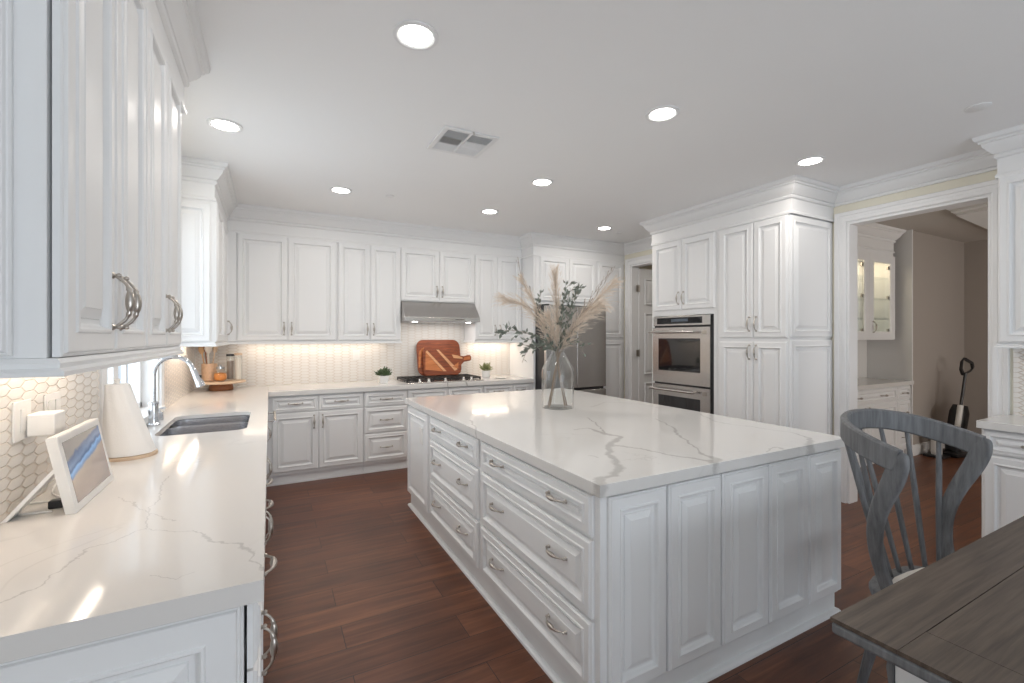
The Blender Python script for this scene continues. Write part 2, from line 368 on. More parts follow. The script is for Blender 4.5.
# sink window
wn = empty('window_1', (LW-.12, (WY0+WY1)/2, WZ0)); wn['kind'] = 'structure'
m = MB(); hw = (WY1-WY0)/2; H = WZ1-WZ0
for a, b_ in ((-hw, -hw+.05), (hw-.05, hw), (-.045, .0), (.0, .045)): m.box(-.03, a, 0, .03, b_, H)
m.box(-.03, -hw, 0, .03, hw, .05); m.box(-.03, -hw, H-.05, .03, hw, H)
m.box(-.012, -hw, .62, .012, hw, .645); m.box(-.012, -hw/2-.012, 0, .012, -hw/2+.012, H); m.box(-.012, hw/2-.012, 0, .012, hw/2+.012, H)
obj('window_frame', m, TRIMP, wn, bev=.003)
m = MB(); m.box(-.003, -hw+.05, .05, .003, hw-.05, H-.05); obj('pane', m, PANE, wn)
m = MB(); m.box(-.04, -hw, 0, .119, -hw+.012, H); m.box(-.04, hw-.012, 0, .119, hw, H); m.box(-.04, -hw+.012, H-.012, .119, hw-.012, H); obj('jamb', m, TRIMP, wn)
m = MB(); m.box(-.04, -hw, 0, .1, hw, .012); m.box(.1, -hw-.04, -.03, .15, hw+.04, .012); obj('window_sill', m, TRIMP, wn, bev=.004)
m = MB()
m.box(LW, WY0-.07, .92, LW+.018, WY0, WZ1+.09); m.box(LW, WY1, .92, LW+.018, WY1+.09, WZ1+.09); m.box(LW, WY0-.07, WZ1, LW+.018, WY1+.09, WZ1+.09)
struct('trim_1', m, TRIMP, bev=.003)
for nm, loc, box in (('window_2', (1.6, REAR-.07, .15), (-1.9, 0, 1.9, 2.25)),):
    wo = empty(nm, loc); wo['kind'] = 'structure'; m = MB()
    for a in (-1.9, -.95, 0, .95, 1.84): m.box(a, -.03, 0, a+.06, .03, 2.25)
    m.box(-1.9, -.03, 0, 1.9, .03, .06); m.box(-1.9, -.03, 2.19, 1.9, .03, 2.25); obj('window_frame', m, TRIMP, wo)
wo = empty('window_3', (-1.56, -1.05, .3)); wo['kind'] = 'structure'; m = MB()
for a in (-1.15, -.03, 1.09): m.box(-.03, a, 0, .03, a+.06, 2.05)
m.box(-.03, -1.15, 0, .03, 1.15, .06); m.box(-.03, -1.15, 1.99, .03, 1.15, 2.05); obj('window_frame', m, TRIMP, wo)

# crown mouldings
def crownprof(zb, riser):
    p = []
    if riser: p += [(0, 2.466), (.012, 2.466), (.014, 2.478), (.010, 2.488), (.004, 2.494), (.004, 2.590), (.010, 2.592)]
    else: p += [(0, 2.598)]
    p += [(.018, 2.598), (.022, 2.610), (.012, 2.614), (.012, 2.620), (.024, 2.626), (.034, 2.640), (.048, 2.655), (.060, 2.676), (.064, 2.690), (.074, 2.694), (.076, 2.706), (.088, 2.712), (.094, 2.722), (.096, CEIL), (0, CEIL)]
    return p
UF = -.35                      # left wall uppers door face
UBY = 5.24                     # back uppers cabinet face frame
fl = UF-.02
k = 1
def crown(path, riser, nm=None):
    global k
    k += 1
    m = MB(); m.sweep(path, crownprof(0, riser)); return struct('trim_%d' % k, m, TRIMP, smooth=25)
crown([(LW, 1.13), (-.35, 1.13), (-.35, 2.54), (LW, 2.54)], True)
crown([(LW, 2.54), (LW, 4.08)], False)
crown([(LW, 4.08), (fl, 4.08), (fl, UBY), (2.935, UBY), (2.935, 4.94), (RW, 4.94)], True)
crown([(RW, 4.94), (RW, 3.78)], False)
crown([(RW, 3.78), (3.80, 3.78), (3.80, 2.235), (RW, 2.235)], True)
crown([(RW, 2.235), (RW, 1.115)], False)
crown([(RW, 1.115), (4.14, 1.115), (4.14, -.4)], True)
# doorway casings
def casing(y0, y1, name):
    m = MB(); c = .088
    prof = [(0, 0), (0, .012), (.008, .018), (.03, .018), (.036, .014), (.055, .014), (.060, .022), (c-.012, .026), (c-.004, .03), (c, .026), (c, 0)]
    # profile coordinates: distance from the opening, projection from wall; path is a U shape with mitres
    pts = [(y1, 0, 1, 0), (y1, OZ, 1, 1), (y0, OZ, -1, 1), (y0, 0, -1, 0)]
    rs = [[Vector((RW-pr, y+sy*d, z+sz*d)) for d, pr in prof] for (y, z, sy, sz) in pts]
    m.rings(rs)
    m.box(RW-.001, y0-.001, 0, RW+.131, y0+.02, OZ); m.box(RW-.001, y1-.02, 0, RW+.131, y1+.001, OZ); m.box(RW-.001, y0+.02, OZ-.02, RW+.131, y1-.02, OZ+.001)
    return struct(name, m, TRIMP, smooth=25)
casing(OY0, OY1, 'trim_9'); casing(DY0, DY1, 'trim_10')

# ------------------------------------------------------------------ cabinetry
cache = {}; FOFF = 0
def panel_mesh(wd, h, t=.02, fr=.058, mat=PAINT, raised=True):
    key = (round(wd, 3), round(h, 3), t, fr, mat.name, raised)
    if key in cache: return cache[key]
    f = fr
    prof = [(0, 0), (0, t-.009), (.003, t-.006), (.006, t-.006), (.009, t-.001), (.011, t), (f-.013, t), (f-.010, t+.004), (f-.005, t+.005), (f-.001, t+.001), (f+.003, t-.011), (f+.008, t-.0145), (f+.018, t-.0145)]
    if raised: prof += [(f+.020, t-.010), (f+.040, t-.002), (f+.042, t)]
    lim = min(wd, h)/2-.006
    prof = [(min(i, lim), d) for i, d in prof]
    m = MB(); rs = []
    for i, d in prof:
        rs.append([Vector((i, -d, i)), Vector((wd-i, -d, i)), Vector((wd-i, -d, h-i)), Vector((i, -d, h-i))])
    m.rings(rs)
    me = m.mesh('panel', 20); me.materials.append(mat); cache[key] = me; return me
def handle_mesh(big=False):
    key = ('handle', big)
    if key in cache: return cache[key]
    m = MB(); n = 30; pts = []; rad = []
    hl = .062
    for i in range(n+1):
        t = i/n*2-1
        z = hl*t*(1 if abs(t) < .9 else 1.0); y = -.030*(1-abs(t)**3.6)-.004
        pts.append((0, y, z))
        a = abs(t)
        r = .0036+.0062*max(0, 1-(a/.42)**2)**.7 if a < .42 else .0036
        if .43 < a < .50: r = .0062
        if .53 < a < .58: r = .005
        rad.append(r)
    m.tube(pts, rad, 10)
    for s in (-1, 1):
        M = tx(0, 0, s*hl) @ Matrix.Rotation(R(90), 4, 'X')
        m.lathe([(.0075, 0), (.0085, .002), (.006, .005), (.004, .008), (.0055, .011), (.006, .014), (.003, .018)], 10, M)
    me = m.mesh('handle', 50); me.materials.append(PEWTER); cache[key] = me; return me
def add_handle(parent, x, z, horiz=False, y=-.02):
    return obj('handle', handle_mesh(), None, parent, (x, y, z), (0, R(90), 0) if horiz else None, label='curved pewter pull handle')
def front(parent, typ, x0, x1, z0, z1, handles=(), fr=None):
    """typ door/drawer/panel; handles: list of (x, z, horiz) in cabinet coordinates"""
    g = .0015; fr = fr or (.058 if typ != 'drawer' else .038)
    me = panel_mesh(x1-x0-2*g, z1-z0-2*g, fr=fr)
    o = obj(typ, me, None, parent, (x0+g, -FOFF, z0+g))
    for (hx, hz, hz_) in handles: add_handle(o, hx-x0-g, hz-z0-g, hz_)
    return o
def cab_body(parent, wd, dp, z0, z1, name='body'):
    m = MB(); m.box(0, 0, z0, wd, dp, z1); return obj(name, m, PAINT, parent, bev=.0015)
def toe(parent, wd, dp, x0=0, rec=.05, h=.10):
    m = MB(); m.box(x0, rec, 0, wd, dp-.002, h)
    m.box(x0, rec-.012, 0, wd, rec, .018)
    return obj('toe_kick', m, PAINT, parent, bev=.002)
ROTL, ROTR = PI/2, -PI/2
CT = .874                      # underside of the stone
# base cabinets, left run: local x runs +Y
BX = -.05                      # face frame plane of the left run
def left_base(y0, y1, label): return thing('base_cabinet', label, 'cabinet', (BX, y0, 0), ROTL)
dpl = BX-LW-.002
def pair(parent, wd, z0, z1, hz, mid=None, e=.012):
    mid = mid or wd/2
    front(parent, 'door', e, mid, z0, z1, [(mid-.035, hz, False)]); front(parent, 'door', mid, wd-e, z0, z1, [(mid+.035, hz, False)])
FOFF = .006
t = left_base(1.15, 1.72, 'white base cabinet at near end of sink counter, side panel facing the camera')
wd = .57; cab_body(t, wd, dpl, .10, CT); toe(t, wd, dpl)
front(t, 'drawer', .0, wd, .715, .865, [(.34, .79, True)]); 
front(t, 'door', 0, .25, .12, .712, [(.215, .62, False)]); front(t, 'door', .25, wd, .12, .712, [(.285, .62, False)])
# its end panel towards the camera (a part)
o = obj('end_panel', panel_mesh(.60, .755, t=.018, fr=.075), None, t, (-.0005, .605, .112), (0, 0, -PI/2))
o = None
FOFF = 0
t = left_base(1.722, 2.78, 'white base cabinet with wide drawer, second along sink counter from the near end')
wd = 1.056; cab_body(t, wd, dpl, .10, CT); toe(t, wd, dpl)
front(t, 'drawer', 0, wd, .715, .865, [(.30, .79, True), (.62, .79, True)]); pair(t, wd, .12, .712, .62, e=0)
t = left_base(2.782, 3.72, 'white sink base cabinet under the double sink, two doors'); wd = .936
for side, (a, b_) in (('side_panel', (0, .018)), ('side_panel', (wd-.018, wd))):
    m = MB(); m.box(a, 0, .10, b_, dpl, CT); obj(side, m, PAINT, t)
m = MB(); m.box(.018, 0, .10, wd-.018, dpl, .118); obj('bottom_panel', m, PAINT, t)
m = MB(); m.box(.018, dpl-.012, .118, wd-.018, dpl, CT); obj('back_panel', m, PAINT, t)
m = MB(); m.box(.018, 0, .70, wd-.018, .02, CT); obj('front_rail', m, PAINT, t)
toe(t, wd, dpl)
front(t, 'drawer', 0, wd, .715, .865); pair(t, wd, .12, .712, .62, e=0)
# dishwasher
t = thing('dishwasher', 'white panelled dishwasher with steel bar handle beside the sink cabinet', 'dishwasher', (BX, 3.724, 0), ROTL)
m = MB(); m.box(0, 0, .10, .60, .55, .868); obj('body', m, STEEL, t, bev=.002)
front(t, 'door', 0, .60, .12, .865)
m = MB(); m.tube([(.05, -.085, .82), (.55, -.085, .82)], .011, 12)
for x in (.09, .51): m.tube([(x, -.018, .82), (x, -.085, .82)], .006, 8)
obj('bar_handle', m, STEEL, t)
t = left_base(4.326, 4.958, 'white base cabinet in the back left corner, mostly hidden beyond the dishwasher'); wd = .60
cab_body(t, .632, dpl, .10, CT); toe(t, .63, dpl); front(t, 'drawer', 0, wd, .715, .865); front(t, 'door', 0, wd, .12, .712, [(.06, .62, False)])

# back wall bases
FY = 4.96
dpb = BW-FY-.010
def back_base(x0, wd, label):
    t = thing('base_cabinet', label, 'cabinet', (x0, FY, 0)); cab_body(t, wd, dpb, .10, CT); toe(t, wd, dpb, rec=.03, h=.10); return t
t = back_base(-.046, .916, 'white base cabinet with two drawers over two doors, left end of the range wall')
a = .062; mid = .477
front(t, 'drawer', a, mid, .705, .862, [((a+mid)/2, .79, True)]); front(t, 'drawer', mid, .914, .705, .862, [((mid+.914)/2, .79, True)])
front(t, 'door', a, mid, .125, .702, [(mid-.04, .60, False)]); front(t, 'door', mid, .914, .125, .702, [(mid+.04, .60, False)])
t = back_base(.872, .464, 'white stack of three drawers just left of the cooktop')
for z0, z1 in ((.705, .862), (.425, .700), (.125, .420)): front(t, 'drawer', .003, .461, z0, z1, [(.232, (z0+z1)/2, True)], fr=.045)
t = back_base(1.338, .908, 'white base cabinet under the cooktop, partly hidden behind the island')
front(t, 'drawer', .003, .47, .705, .862, fr=.04); front(t, 'drawer', .47, .905, .705, .862, fr=.04); pair(t, .908, .125, .702, .6)
t = back_base(2.248, .684, 'white base cabinet right of the cooktop, beside the refrigerator panel')
front(t, 'drawer', .003, .40, .705, .862, [(.20, .79, True)], fr=.04); front(t, 'drawer', .40, .628, .705, .862, [(.51, .79, True)], fr=.04)
front(t, 'door', .003, .40, .125, .702, [(.36, .6, False)]); front(t, 'door', .40, .628, .125, .702)

# countertops
m = MB()
poly = [(LW, 1.125), (-.012, 1.125), (-.012, 4.917), (2.88, 4.917), (2.88, BW-.002), (LW, BW-.002)]
def rrect(x0, y0, x1, y1, r, n=6):
    out = []
    for cx, cy, a0 in ((x1-r, y1-r, 0), (x0+r, y1-r, 90), (x0+r, y0+r, 180), (x1-r, y0+r, 270)):
        for i in range(n+1):
            a = R(a0+90*i/n); out.append((cx+r*math.cos(a), cy+r*math.sin(a)))
    return out
SX0, SX1, SY0, SY1 = -.545, -.115, 2.99, 3.70
def slab_with_hole(x0, y0, x1, y1, hole, z0, z1):
    """rectangular slab with a rounded hole, as one mesh"""
    n = len(hole); cx = sum(p[0] for p in hole)/n; cy = sum(p[1] for p in hole)/n
    outer = []
    for hx, hy in hole:
        dx, dy = hx-cx, hy-cy
        sc = min(((x1-cx)/dx if dx > 0 else (x0-cx)/dx) if abs(dx) > 1e-9 else 1e9, ((y1-cy)/dy if dy > 0 else (y0-cy)/dy) if abs(dy) > 1e-9 else 1e9)
        outer.append([cx+dx*sc, cy+dy*sc])
    for c in ((x0, y0), (x0, y1), (x1, y0), (x1, y1)):
        j = min(range(n), key=lambda i: (outer[i][0]-c[0])**2+(outer[i][1]-c[1])**2); outer[j] = list(c)
    rs = [[Vector((p[0], p[1], z)) for p in ring] for ring, z in ((hole, z0), (hole, z1), (outer, z1), (outer, z0))]
    return rs
HY0, HY1 = 2.80, 3.9
hole = rrect(SX0, SY0, SX1, SY1, .07)
m.rings(slab_with_hole(LW+.001, HY0, -.012, HY1, hole, CT, .92), loop=True)
m.box(LW+.001, 1.12, CT, -.012, HY0, .92); 
m2 = MB(); m2.v, m2.f = list(m.v), list(m.f)
m2.prism([(LW+.001, HY1), (-.012, HY1), (-.012, 4.917), (-.012, BW-.009), (LW+.001, BW-.009)], CT, .92)
m2.v += []
me = m2.mesh('countertop', 30); me.materials.append(Q_LEFT)
o = obj('countertop', me, None); tag(o, 'long white veined quartz countertop with the sink cut into it, along the left wall', 'countertop')
m = MB(); m.box(-.011, 4.917, CT, 2.933, BW-.009, .92)
o = obj('countertop', m, Q_PLAIN, bev=.002); tag(o, 'white quartz countertop along the range wall, holding the cooktop', 'countertop')

# sink and faucet
t = thing('kitchen_sink', 'stainless undermount double bowl sink in the left counter under the window', 'sink', (0, 0, 0))
m = MB()
def rim_ring(ins, z): return [Vector((x, y, z)) for x, y in rrect(SX0+ins, SY0+ins, SX1-ins, SY1-ins, .07-ins)]
m.rings([rim_ring(.001, .892), rim_ring(.001, .899), rim_ring(.007, .899), rim_ring(.007, .892)], loop=True)
obj('rim', m, SINKS, t)
for nm, a, b_ in (('bowl', SY0+.004, 3.405), ('bowl', 3.43, SY1-.004)):
    m = MB(); rs = []
    for ins, z in ((.002, .896), (.003, .88), (.007, .72), (.03, .69), (.06, .685)):
        rs.append([Vector((x, y, z)) for x, y in rrect(SX0+.004+ins, a+ins, SX1-.004-ins, b_-ins, .062)])
    m.rings(rs, cap0=False); o = obj(nm, m, SINKS, t)
    m = MB(); m.lathe([(.045, .0), (.045, .004), (.03, .005), (.028, .001)], 20, tx((SX0+SX1)/2, (a+b_)/2, .686)); obj('drain', m, CHROME, o)
m = MB(); m.box(SX0+.006, 3.403, .80, SX1-.006, 3.432, .890); obj('divider', m, SINKS, t, bev=.010)
fx, fy = -.605, 3.36
t = thing('faucet', 'tall brushed gooseneck faucet with pull-down spray head behind the sink', 'faucet', (fx, fy, .92))
m = MB(); m.lathe([(.033, 0), (.034, .012), (.026, .02), (.0235, .05), (.026, .09), (.022, .125), (.026, .13), (.026, .138), (.018, .145)], 20); obj('base', m, CHROME, t)
m = MB(); pts = [(0, 0, .14), (0, 0, .30)]
for i in range(1, 15):
    a = R(i*163/14); pts.append((.098-.098*math.cos(a), 0, .30+.105*math.sin(a)))
m.tube(pts, .0125, 14); obj('neck', m, CHROME, t)
e = Vector(pts[-1]); d = (Vector(pts[-1])-Vector(pts[-2])).normalized()
m = MB(); m.tube([e-d*.005, e+d*.012, e+d*.03, e+d*.085, e+d*.115, e+d*.118], [.0135, .0165, .0165, .021, .0245, .021], 16); h = obj('spray_head', m, CHROME, t)
m = MB(); q = e+d*.055; m.box(q.x-.004+.016, q.y-.008, q.z-.02, q.x+.010+.014, q.y+.008, q.z+.012); obj('spray_button', m, BLACKP, h)
m = MB(); m.tube([(0, .02, .07), (0, .05, .075), (-.004, .058, .09), (-.012, .07, .16)], [.012, .011, .008, .006], 10); obj('lever', m, CHROME, t)
t = thing('soap_dispenser', 'small square steel soap dispenser beside the faucet', 'dispenser', (-.61, 3.56, .92))
m = MB(); m.box(-.02, -.02, 0, .02, .02, .055); obj('body', m, SINKS, t, bev=.004)
m = MB(); m.tube([(0, 0, .055), (0, 0, .075), (.03, 0, .078)], .006, 8); obj('spout', m, CHROME, t)

# ---- uppers
UZ0, UZ1 = 1.405, 2.472
def lrail(path):
    m = MB(); m.sweep(path, [(0, 1.405), (-.03, 1.405), (-.03, 1.372), (.016, 1.372), (.017, 1.381), (.008, 1.387), (.010, 1.396), (.003, 1.405)]); return m
def upper(x, y, rz, wd, dp, label, z0=UZ0, z1=UZ1):
    t = thing('wall_cabinet', label, 'cabinet', (x, y, 0), rz); m = MB(); m.box(0, 0, z0, wd, dp, z1); obj('body', m, PAINT, t, bev=.0015); return t
dpu = fl-LW-.002
HZU = 1.53
FOFF = .005
nf = -.359; dpn = nf-LW-.002
t = upper(nf, 1.13, ROTL, .632, dpn, 'white upper cabinet nearest the camera on the left wall, tall double doors')
front(t, 'door', .006, .317, UZ0, UZ1, [(.284, HZU, False)]); front(t, 'door', .317, .632, UZ0, UZ1, [(.350, HZU, False)])
o = obj('side_panel', panel_mesh(.275, 1.03, t=.016, fr=.045, raised=False), None, t, (-.0005, .318, 1.41), (0, 0, -PI/2))
t = upper(nf, 1.764, ROTL, .632, dpn, 'white upper cabinet left of the window, second double-door unit on the left wall')
front(t, 'door', .001, .312, UZ0, UZ1, [(.278, HZU, False)]); front(t, 'door', .312, .629, UZ0, UZ1, [(.344, HZU, False)])
FOFF = 0
struct('trim_11', lrail([(LW, 1.13), (nf+.012, 1.13), (nf+.012, 2.397), (LW, 2.397)]), PAINT, smooth=25)
t = upper(fl, 4.08, ROTL, 1.16, dpu, 'white upper cabinet right of the window, panelled side facing the camera')
front(t, 'door', .003, .50, UZ0, UZ1, []); front(t, 'door', .50, 1.0, UZ0, UZ1, [(.93, HZU, False)])
obj('side_panel', panel_mesh(.29, 1.04, t=.017, fr=.055), None, t, (-.0005, .31, 1.408), (0, 0, -PI/2))
ub = BW-UBY-.010
t = upper(fl+.002, UBY, 0, 1.018, ub, 'white double-door upper cabinet in the back left corner of the range wall')
front(t, 'door', .082, .532, UZ0, UZ1, [(.497, HZU, False)]); front(t, 'door', .532, 1.0, UZ0, UZ1, [(.567, HZU, False)])
m = MB(); m.box(0, -.019, UZ0, .078, 0, UZ1); obj('filler', m, PAINT, t)
t = upper(.652, UBY, 0, .68, ub, 'white double-door upper cabinet immediately left of the range hood')
front(t, 'door', .0, .338, UZ0, UZ1, [(.303, HZU, False)]); front(t, 'door', .338, .68, UZ0, UZ1, [(.373, HZU, False)])
t = upper(1.334, UBY, 0, .922, ub, 'short white double-door cabinet over the range hood', 1.86)
front(t, 'door', .0, .461, 1.865, UZ1, [(.427, 1.985, False)]); front(t, 'door', .461, .922, 1.865, UZ1, [(.495, 1.985, False)])
t = upper(2.258, UBY, 0, .674, ub, 'white double-door upper cabinet between range hood and refrigerator')
front(t, 'door', .0, .31, UZ0, UZ1, [(.275, HZU, False)]); front(t, 'door', .31, .66, UZ0, UZ1, [(.345, HZU, False)])
struct('trim_12', lrail([(LW, 4.08), (fl, 4.08), (fl, UBY), (1.332, UBY), (1.332, BW-.01)]), PAINT, smooth=25)
struct('trim_13', lrail([(2.258, BW-.01), (2.258, UBY), (2.933, UBY)]), PAINT, smooth=25)

# ---- refrigerator surround
t = thing('refrigerator_surround', 'tall white surround with double doors over the refrigerator', 'cabinet', (2.935, 4.94, 0))
m = MB(); m.box(0, 0, 0, .03, BW-4.94-.01, UZ1); obj('side_panel', m, PAINT, t, bev=.002)
m = MB(); m.box(.032, 0, 1.86, 1.0, BW-4.94-.01, UZ1); obj('body', m, PAINT, t, bev=.0015)
front(t, 'door', .09, .54, 1.90, UZ1, [(.505, 2.0, False)]); front(t, 'door', .54, .985, 1.90, UZ1, [(.575, 2.0, False)])
m = MB(); m.box(.975, .0, 0, 1.0, BW-4.94-.01, 1.858); obj('side_panel', m, PAINT, t)
t = thing('pantry_cabinet', 'narrow tall white pantry cabinet between refrigerator and doorway', 'cabinet', (3.937, 4.94, 0))
m = MB(); m.box(0, 0, .10, .49, BW-4.94-.01, UZ1); obj('body', m, PAINT, t, bev=.0015)
toe(t, .49, BW-4.94-.01, rec=.03)
front(t, 'door', .02, .46, 1.43, UZ1, []); front(t, 'door', .02, .46, .12, 1.40, [])
t = thing('refrigerator', 'stainless french-door refrigerator on the back wall, behind the vase', 'refrigerator', (2.972, 4.70, 0))
m = MB(); m.box(0, .05, .02, .93, .80, 1.83); obj('body', m, BLACKP, t, bev=.006)
for a, b_ in ((0, .463), (.467, .93)):
    m = MB(); m.box(a, 0, .80, b_, .05, 1.83); d_ = obj('door', m, STEEL, t, bev=.006)
m = MB(); m.box(0, 0, .06, .93, .05, .77); d_ = obj('freezer_drawer', m, STEEL, t, bev=.006)
m = MB(); m.box(.02, -.012, .745, .91, .0, .765); obj('handle', m, STEEL, d_)
for a in (.01, .88):
    m = MB(); m.box(a, .002, 1.832, a+.04, .12, 1.85); obj('hinge_cover', m, BLACKP, t)

# ---- range hood
t = thing('range_hood', 'stainless slope-fronted range hood under the short cabinet', 'range hood', (1.336, 0, 0))
m = MB(); hx = .918
prof = [(5.585, 1.855), (5.225, 1.855), (5.06, 1.672), (5.06, 1.625), (5.585, 1.625)]
m.rings([[Vector((0, y, z)) for y, z in prof], [Vector((hx, y, z)) for y, z in prof]]); obj('body', m, STEEL, t, bev=.003)
m = MB(); m.box(.42, 5.057, 1.638, .72, 5.0595, 1.660); cp = obj('control_panel', m, PEWTER, t)
for i in range(6):
    m = MB(); m.box(.60+i*.018, 5.055, 1.644, .610+i*.018, 5.057, 1.654); obj('button', m, BLACKP, cp)
m = MB(); m.box(.06, 5.10, 1.618, .86, 5.54, 1.6245); obj('filter', m, SINKS, t)
for x in (.13, .79):
    m = MB(); m.lathe([(.03, 0), (.03, .004)], 16, tx(x, 5.12, 1.615)); obj('lamp', m, LAMPE, t)
area('lamp', (.46, 5.30, 1.612), (0, 0, 0), .7, .3, 2.0, (1, .95, .9), t)

# ---- oven tower and pantry on the right
OX = 3.80
t = thing('oven_cabinet', 'tall white cabinet housing the double oven, left part of the right-hand block', 'cabinet', (OX, 3.78, 0), ROTR)
dpo = RW-OX-.002
m = MB(); W_ = .84
m.box(0, 0, .10, .035, dpo, UZ1); m.box(.805, 0, .10, W_, dpo, UZ1); m.box(.035, 0, 1.672, .805, dpo, UZ1); m.box(.035, 0, .10, .805, dpo, .32); m.box(.035, dpo-.02, .32, .805, dpo, 1.672)
obj('body', m, PAINT, t, smooth=0); toe(t, W_, dpo)
front(t, 'door', .03, .425, 1.725, 2.462, [(.392, 1.85, False)]); front(t, 'door', .425, .825, 1.725, 2.462, [(.458, 1.85, False)])
front(t, 'drawer', .03, .81, .12, .31, [(.42, .215, True)])
t = thing('pantry_cabinet', 'tall white four-door pantry cabinet right of the double oven, panelled end', 'cabinet', (OX, 2.938, 0), ROTR)
W_ = .686
cab_body(t, W_, dpo, .10, UZ1); toe(t, W_, dpo)
front(t, 'door', .035, .38, 1.435, 2.462, [(.347, 1.56, False)]); front(t, 'door', .38, .680, 1.435, 2.462, [(.413, 1.56, False)])
front(t, 'door', .035, .38, .12, 1.405, [(.347, 1.31, False)]); front(t, 'door', .38, .680, .12, 1.405, [(.413, 1.31, False)])
obj('end_panel', panel_mesh(dpo, 1.022, t=.017, fr=.06), None, t, (W_+.0005, 0, 1.44), (0, 0, PI/2))
obj('end_panel', panel_mesh(dpo, 1.30, t=.017, fr=.06), None, t, (W_+.0005, 0, .12), (0, 0, PI/2))
# double oven
t = thing('double_wall_oven', 'stainless double wall oven with black glass doors in the tall white cabinet', 'oven', (OX, 3.742, 0), ROTR)
m = MB(); m.box(0, .0, .335, .765, .55, 1.668); obj('body', m, BLACKP, t)
m = MB(); m.box(.003, -.025, 1.565, .745, 0, 1.665); cpn = obj('control_panel', m, STEEL, t, bev=.003)
m = MB(); m.box(.06, -.028, 1.583, .65, -.025, 1.648); obj('display', m, BLACKG, cpn)
m = MB(); m.box(.26, -.0295, 1.605, .48, -.028, 1.635); obj('screen', m, simple('oven_screen', (.10, .12, .15), .2, var=.5, scale=60), cpn)
for z0, z1 in ((.955, 1.545), (.345, .935)):
    m = MB(); b0 = (.003, z0, .745, z1); wz = (.085, z0+.13, .635, z1-.115)
    rs = []
    for (a, c, b_, d_), y in ((b0, 0), (b0, -.032), (wz, -.032), (wz, -.026)):
        rs.append([Vector((a, y, c)), Vector((b_, y, c)), Vector((b_, y, d_)), Vector((a, y, d_))])
    m.rings(rs); dr = obj('oven_door', m, STEEL, t, smooth=0)
    m = MB(); a, c, b_, d_ = wz; m.box(a, -.031, c, b_, -.0265, d_); obj('window', m, BLACKG, dr)
    m = MB(); zz = z1-.05; m.tube([(-.0, -.085, zz), (.60, -.085, zz)], .012, 12)
    for x in (.04, .56): m.tube([(x, -.032, zz), (x, -.085, zz)], .008, 8)
    obj('handle', m, STEEL, dr)
    m = MB(); m.box(.66, -.034, z1-.07, .71, -.032, z1-.035); obj('badge', m, PEWTER, dr)

# ---- hall door (behind the oven block)
dr = empty('door_1', (RW+.125, DY1-.03, 0)); dr['kind'] = 'structure'
m = MB(); W_ = .80; m.box(0, 0, .008, W_, .036, 2.40); leaf = obj('door_leaf', m, TRIMP, dr)
for x0 in (.10, .44):
    for z0, h_ in ((.18, .62), (.92, .86), (1.90, .36)):
        obj('panel', panel_mesh(.27, h_, t=.016, fr=.016, mat=TRIMP), None, leaf, (x0, 0, z0))
for z in (.5, 1.22, 2.12):
    m = MB(); m.tube([(-.008, -.012, z-.05), (-.008, -.012, z+.05)], .008, 8); m.box(-.06, -.012, z-.045, -.008, -.009, z+.045); obj('hinge', m, PEWTER, leaf)

# ---- right-hand hutch
RX = 3.95
t = thing('base_cabinet', 'white base cabinet at the right edge, beyond the grey chair', 'cabinet', (RX+.02, 1.145, 0), ROTR)
dpr = RW-RX-.022
cab_body(t, 1.5, dpr, .10, CT); toe(t, 1.5, dpr)
for i in range(3):
    front(t, 'drawer', .01+.49*i, .50+.49*i, .715, .865, [(.245+.49*i, .79, True)]); front(t, 'door', .01+.49*i, .50+.49*i, .12, .712, [(.46+.49*i, .62, False)])
m = MB(); m.box(RX-.03, -.37, CT, RW-.009, 1.155, .92); o = obj('countertop', m, Q_PLAIN, bev=.002); tag(o, 'white quartz countertop at the right edge of the photo, beside the doorway', 'countertop')
t = upper(4.14, 1.115, ROTR, 1.5, RW-4.14-.002, 'white upper cabinet at the right edge, over the right-hand counter')
for i in range(3): front(t, 'door', .0+.495*i, .495+.495*i, UZ0, UZ1, [(.455+.495*i, HZU, False)] if i else [])
struct('trim_14', lrail([(RW, 1.115), (4.14, 1.115), (4.14, -.38)]), PAINT, smooth=25)

# ---- island
IX0, IX1, IY0, IY1 = 1.055, 2.635, 1.305, 3.86
t = thing('kitchen_island', 'large white panelled kitchen island with six drawers, centre of the room', 'kitchen island', (IX0, IY0, 0))
IW, IL = IX1-IX0, IY1-IY0
m = MB(); m.box(0, 0, .11, IW, IL, CT); obj('body', m, PAINT, t, bev=.003)
m = MB(); m.box(.012, .012, 0, IW-.012, IL-.012, .11)
m.sweep([(.012, .012), (.012, IL-.012), (IW-.012, IL-.012), (IW-.012, .012)][::-1], [(0, 0), (.022, 0), (.021, .010), (.014, .018), (.004, .022), (0, .022)], closed=True)
obj('plinth', m, PAINT, t)
def left_front(typ, ya, yb, z0, z1, handles=(), fr=.058):      # fronts on the side facing the sink
    g = .0015
    o = obj(typ, panel_mesh(yb-ya-2*g, z1-z0-2*g, fr=fr), None, t, (0, yb-IY0-g, z0+g), (0, 0, ROTR))
    for yy, zz in handles: add_handle(o, yb-g-yy, zz-z0-g, True)
for (ya, yb), hy in (((1.335, 2.325), (1.55, 2.10)), ((2.365, 3.245), (2.57, 3.05))):
    for z0, z1 in ((.705, .862), (.405, .695), (.125, .395)):
        left_front('drawer', ya, yb, z0, z1, [(h_, z0+(z1-z0)*.56) for h_ in hy], fr=.05)
left_front('panel', 3.29, 3.85, .125, .862)
m = MB(); m.box(-.027, 3.40-IY0, .62, -.0195, 3.47-IY0, .74); op = obj('outlet', m, WHITEP, t, bev=.001)
m = MB(); m.box(-.030, 3.415-IY0, .635, -.027, 3.455-IY0, .725); obj('socket', m, CERAM, op)
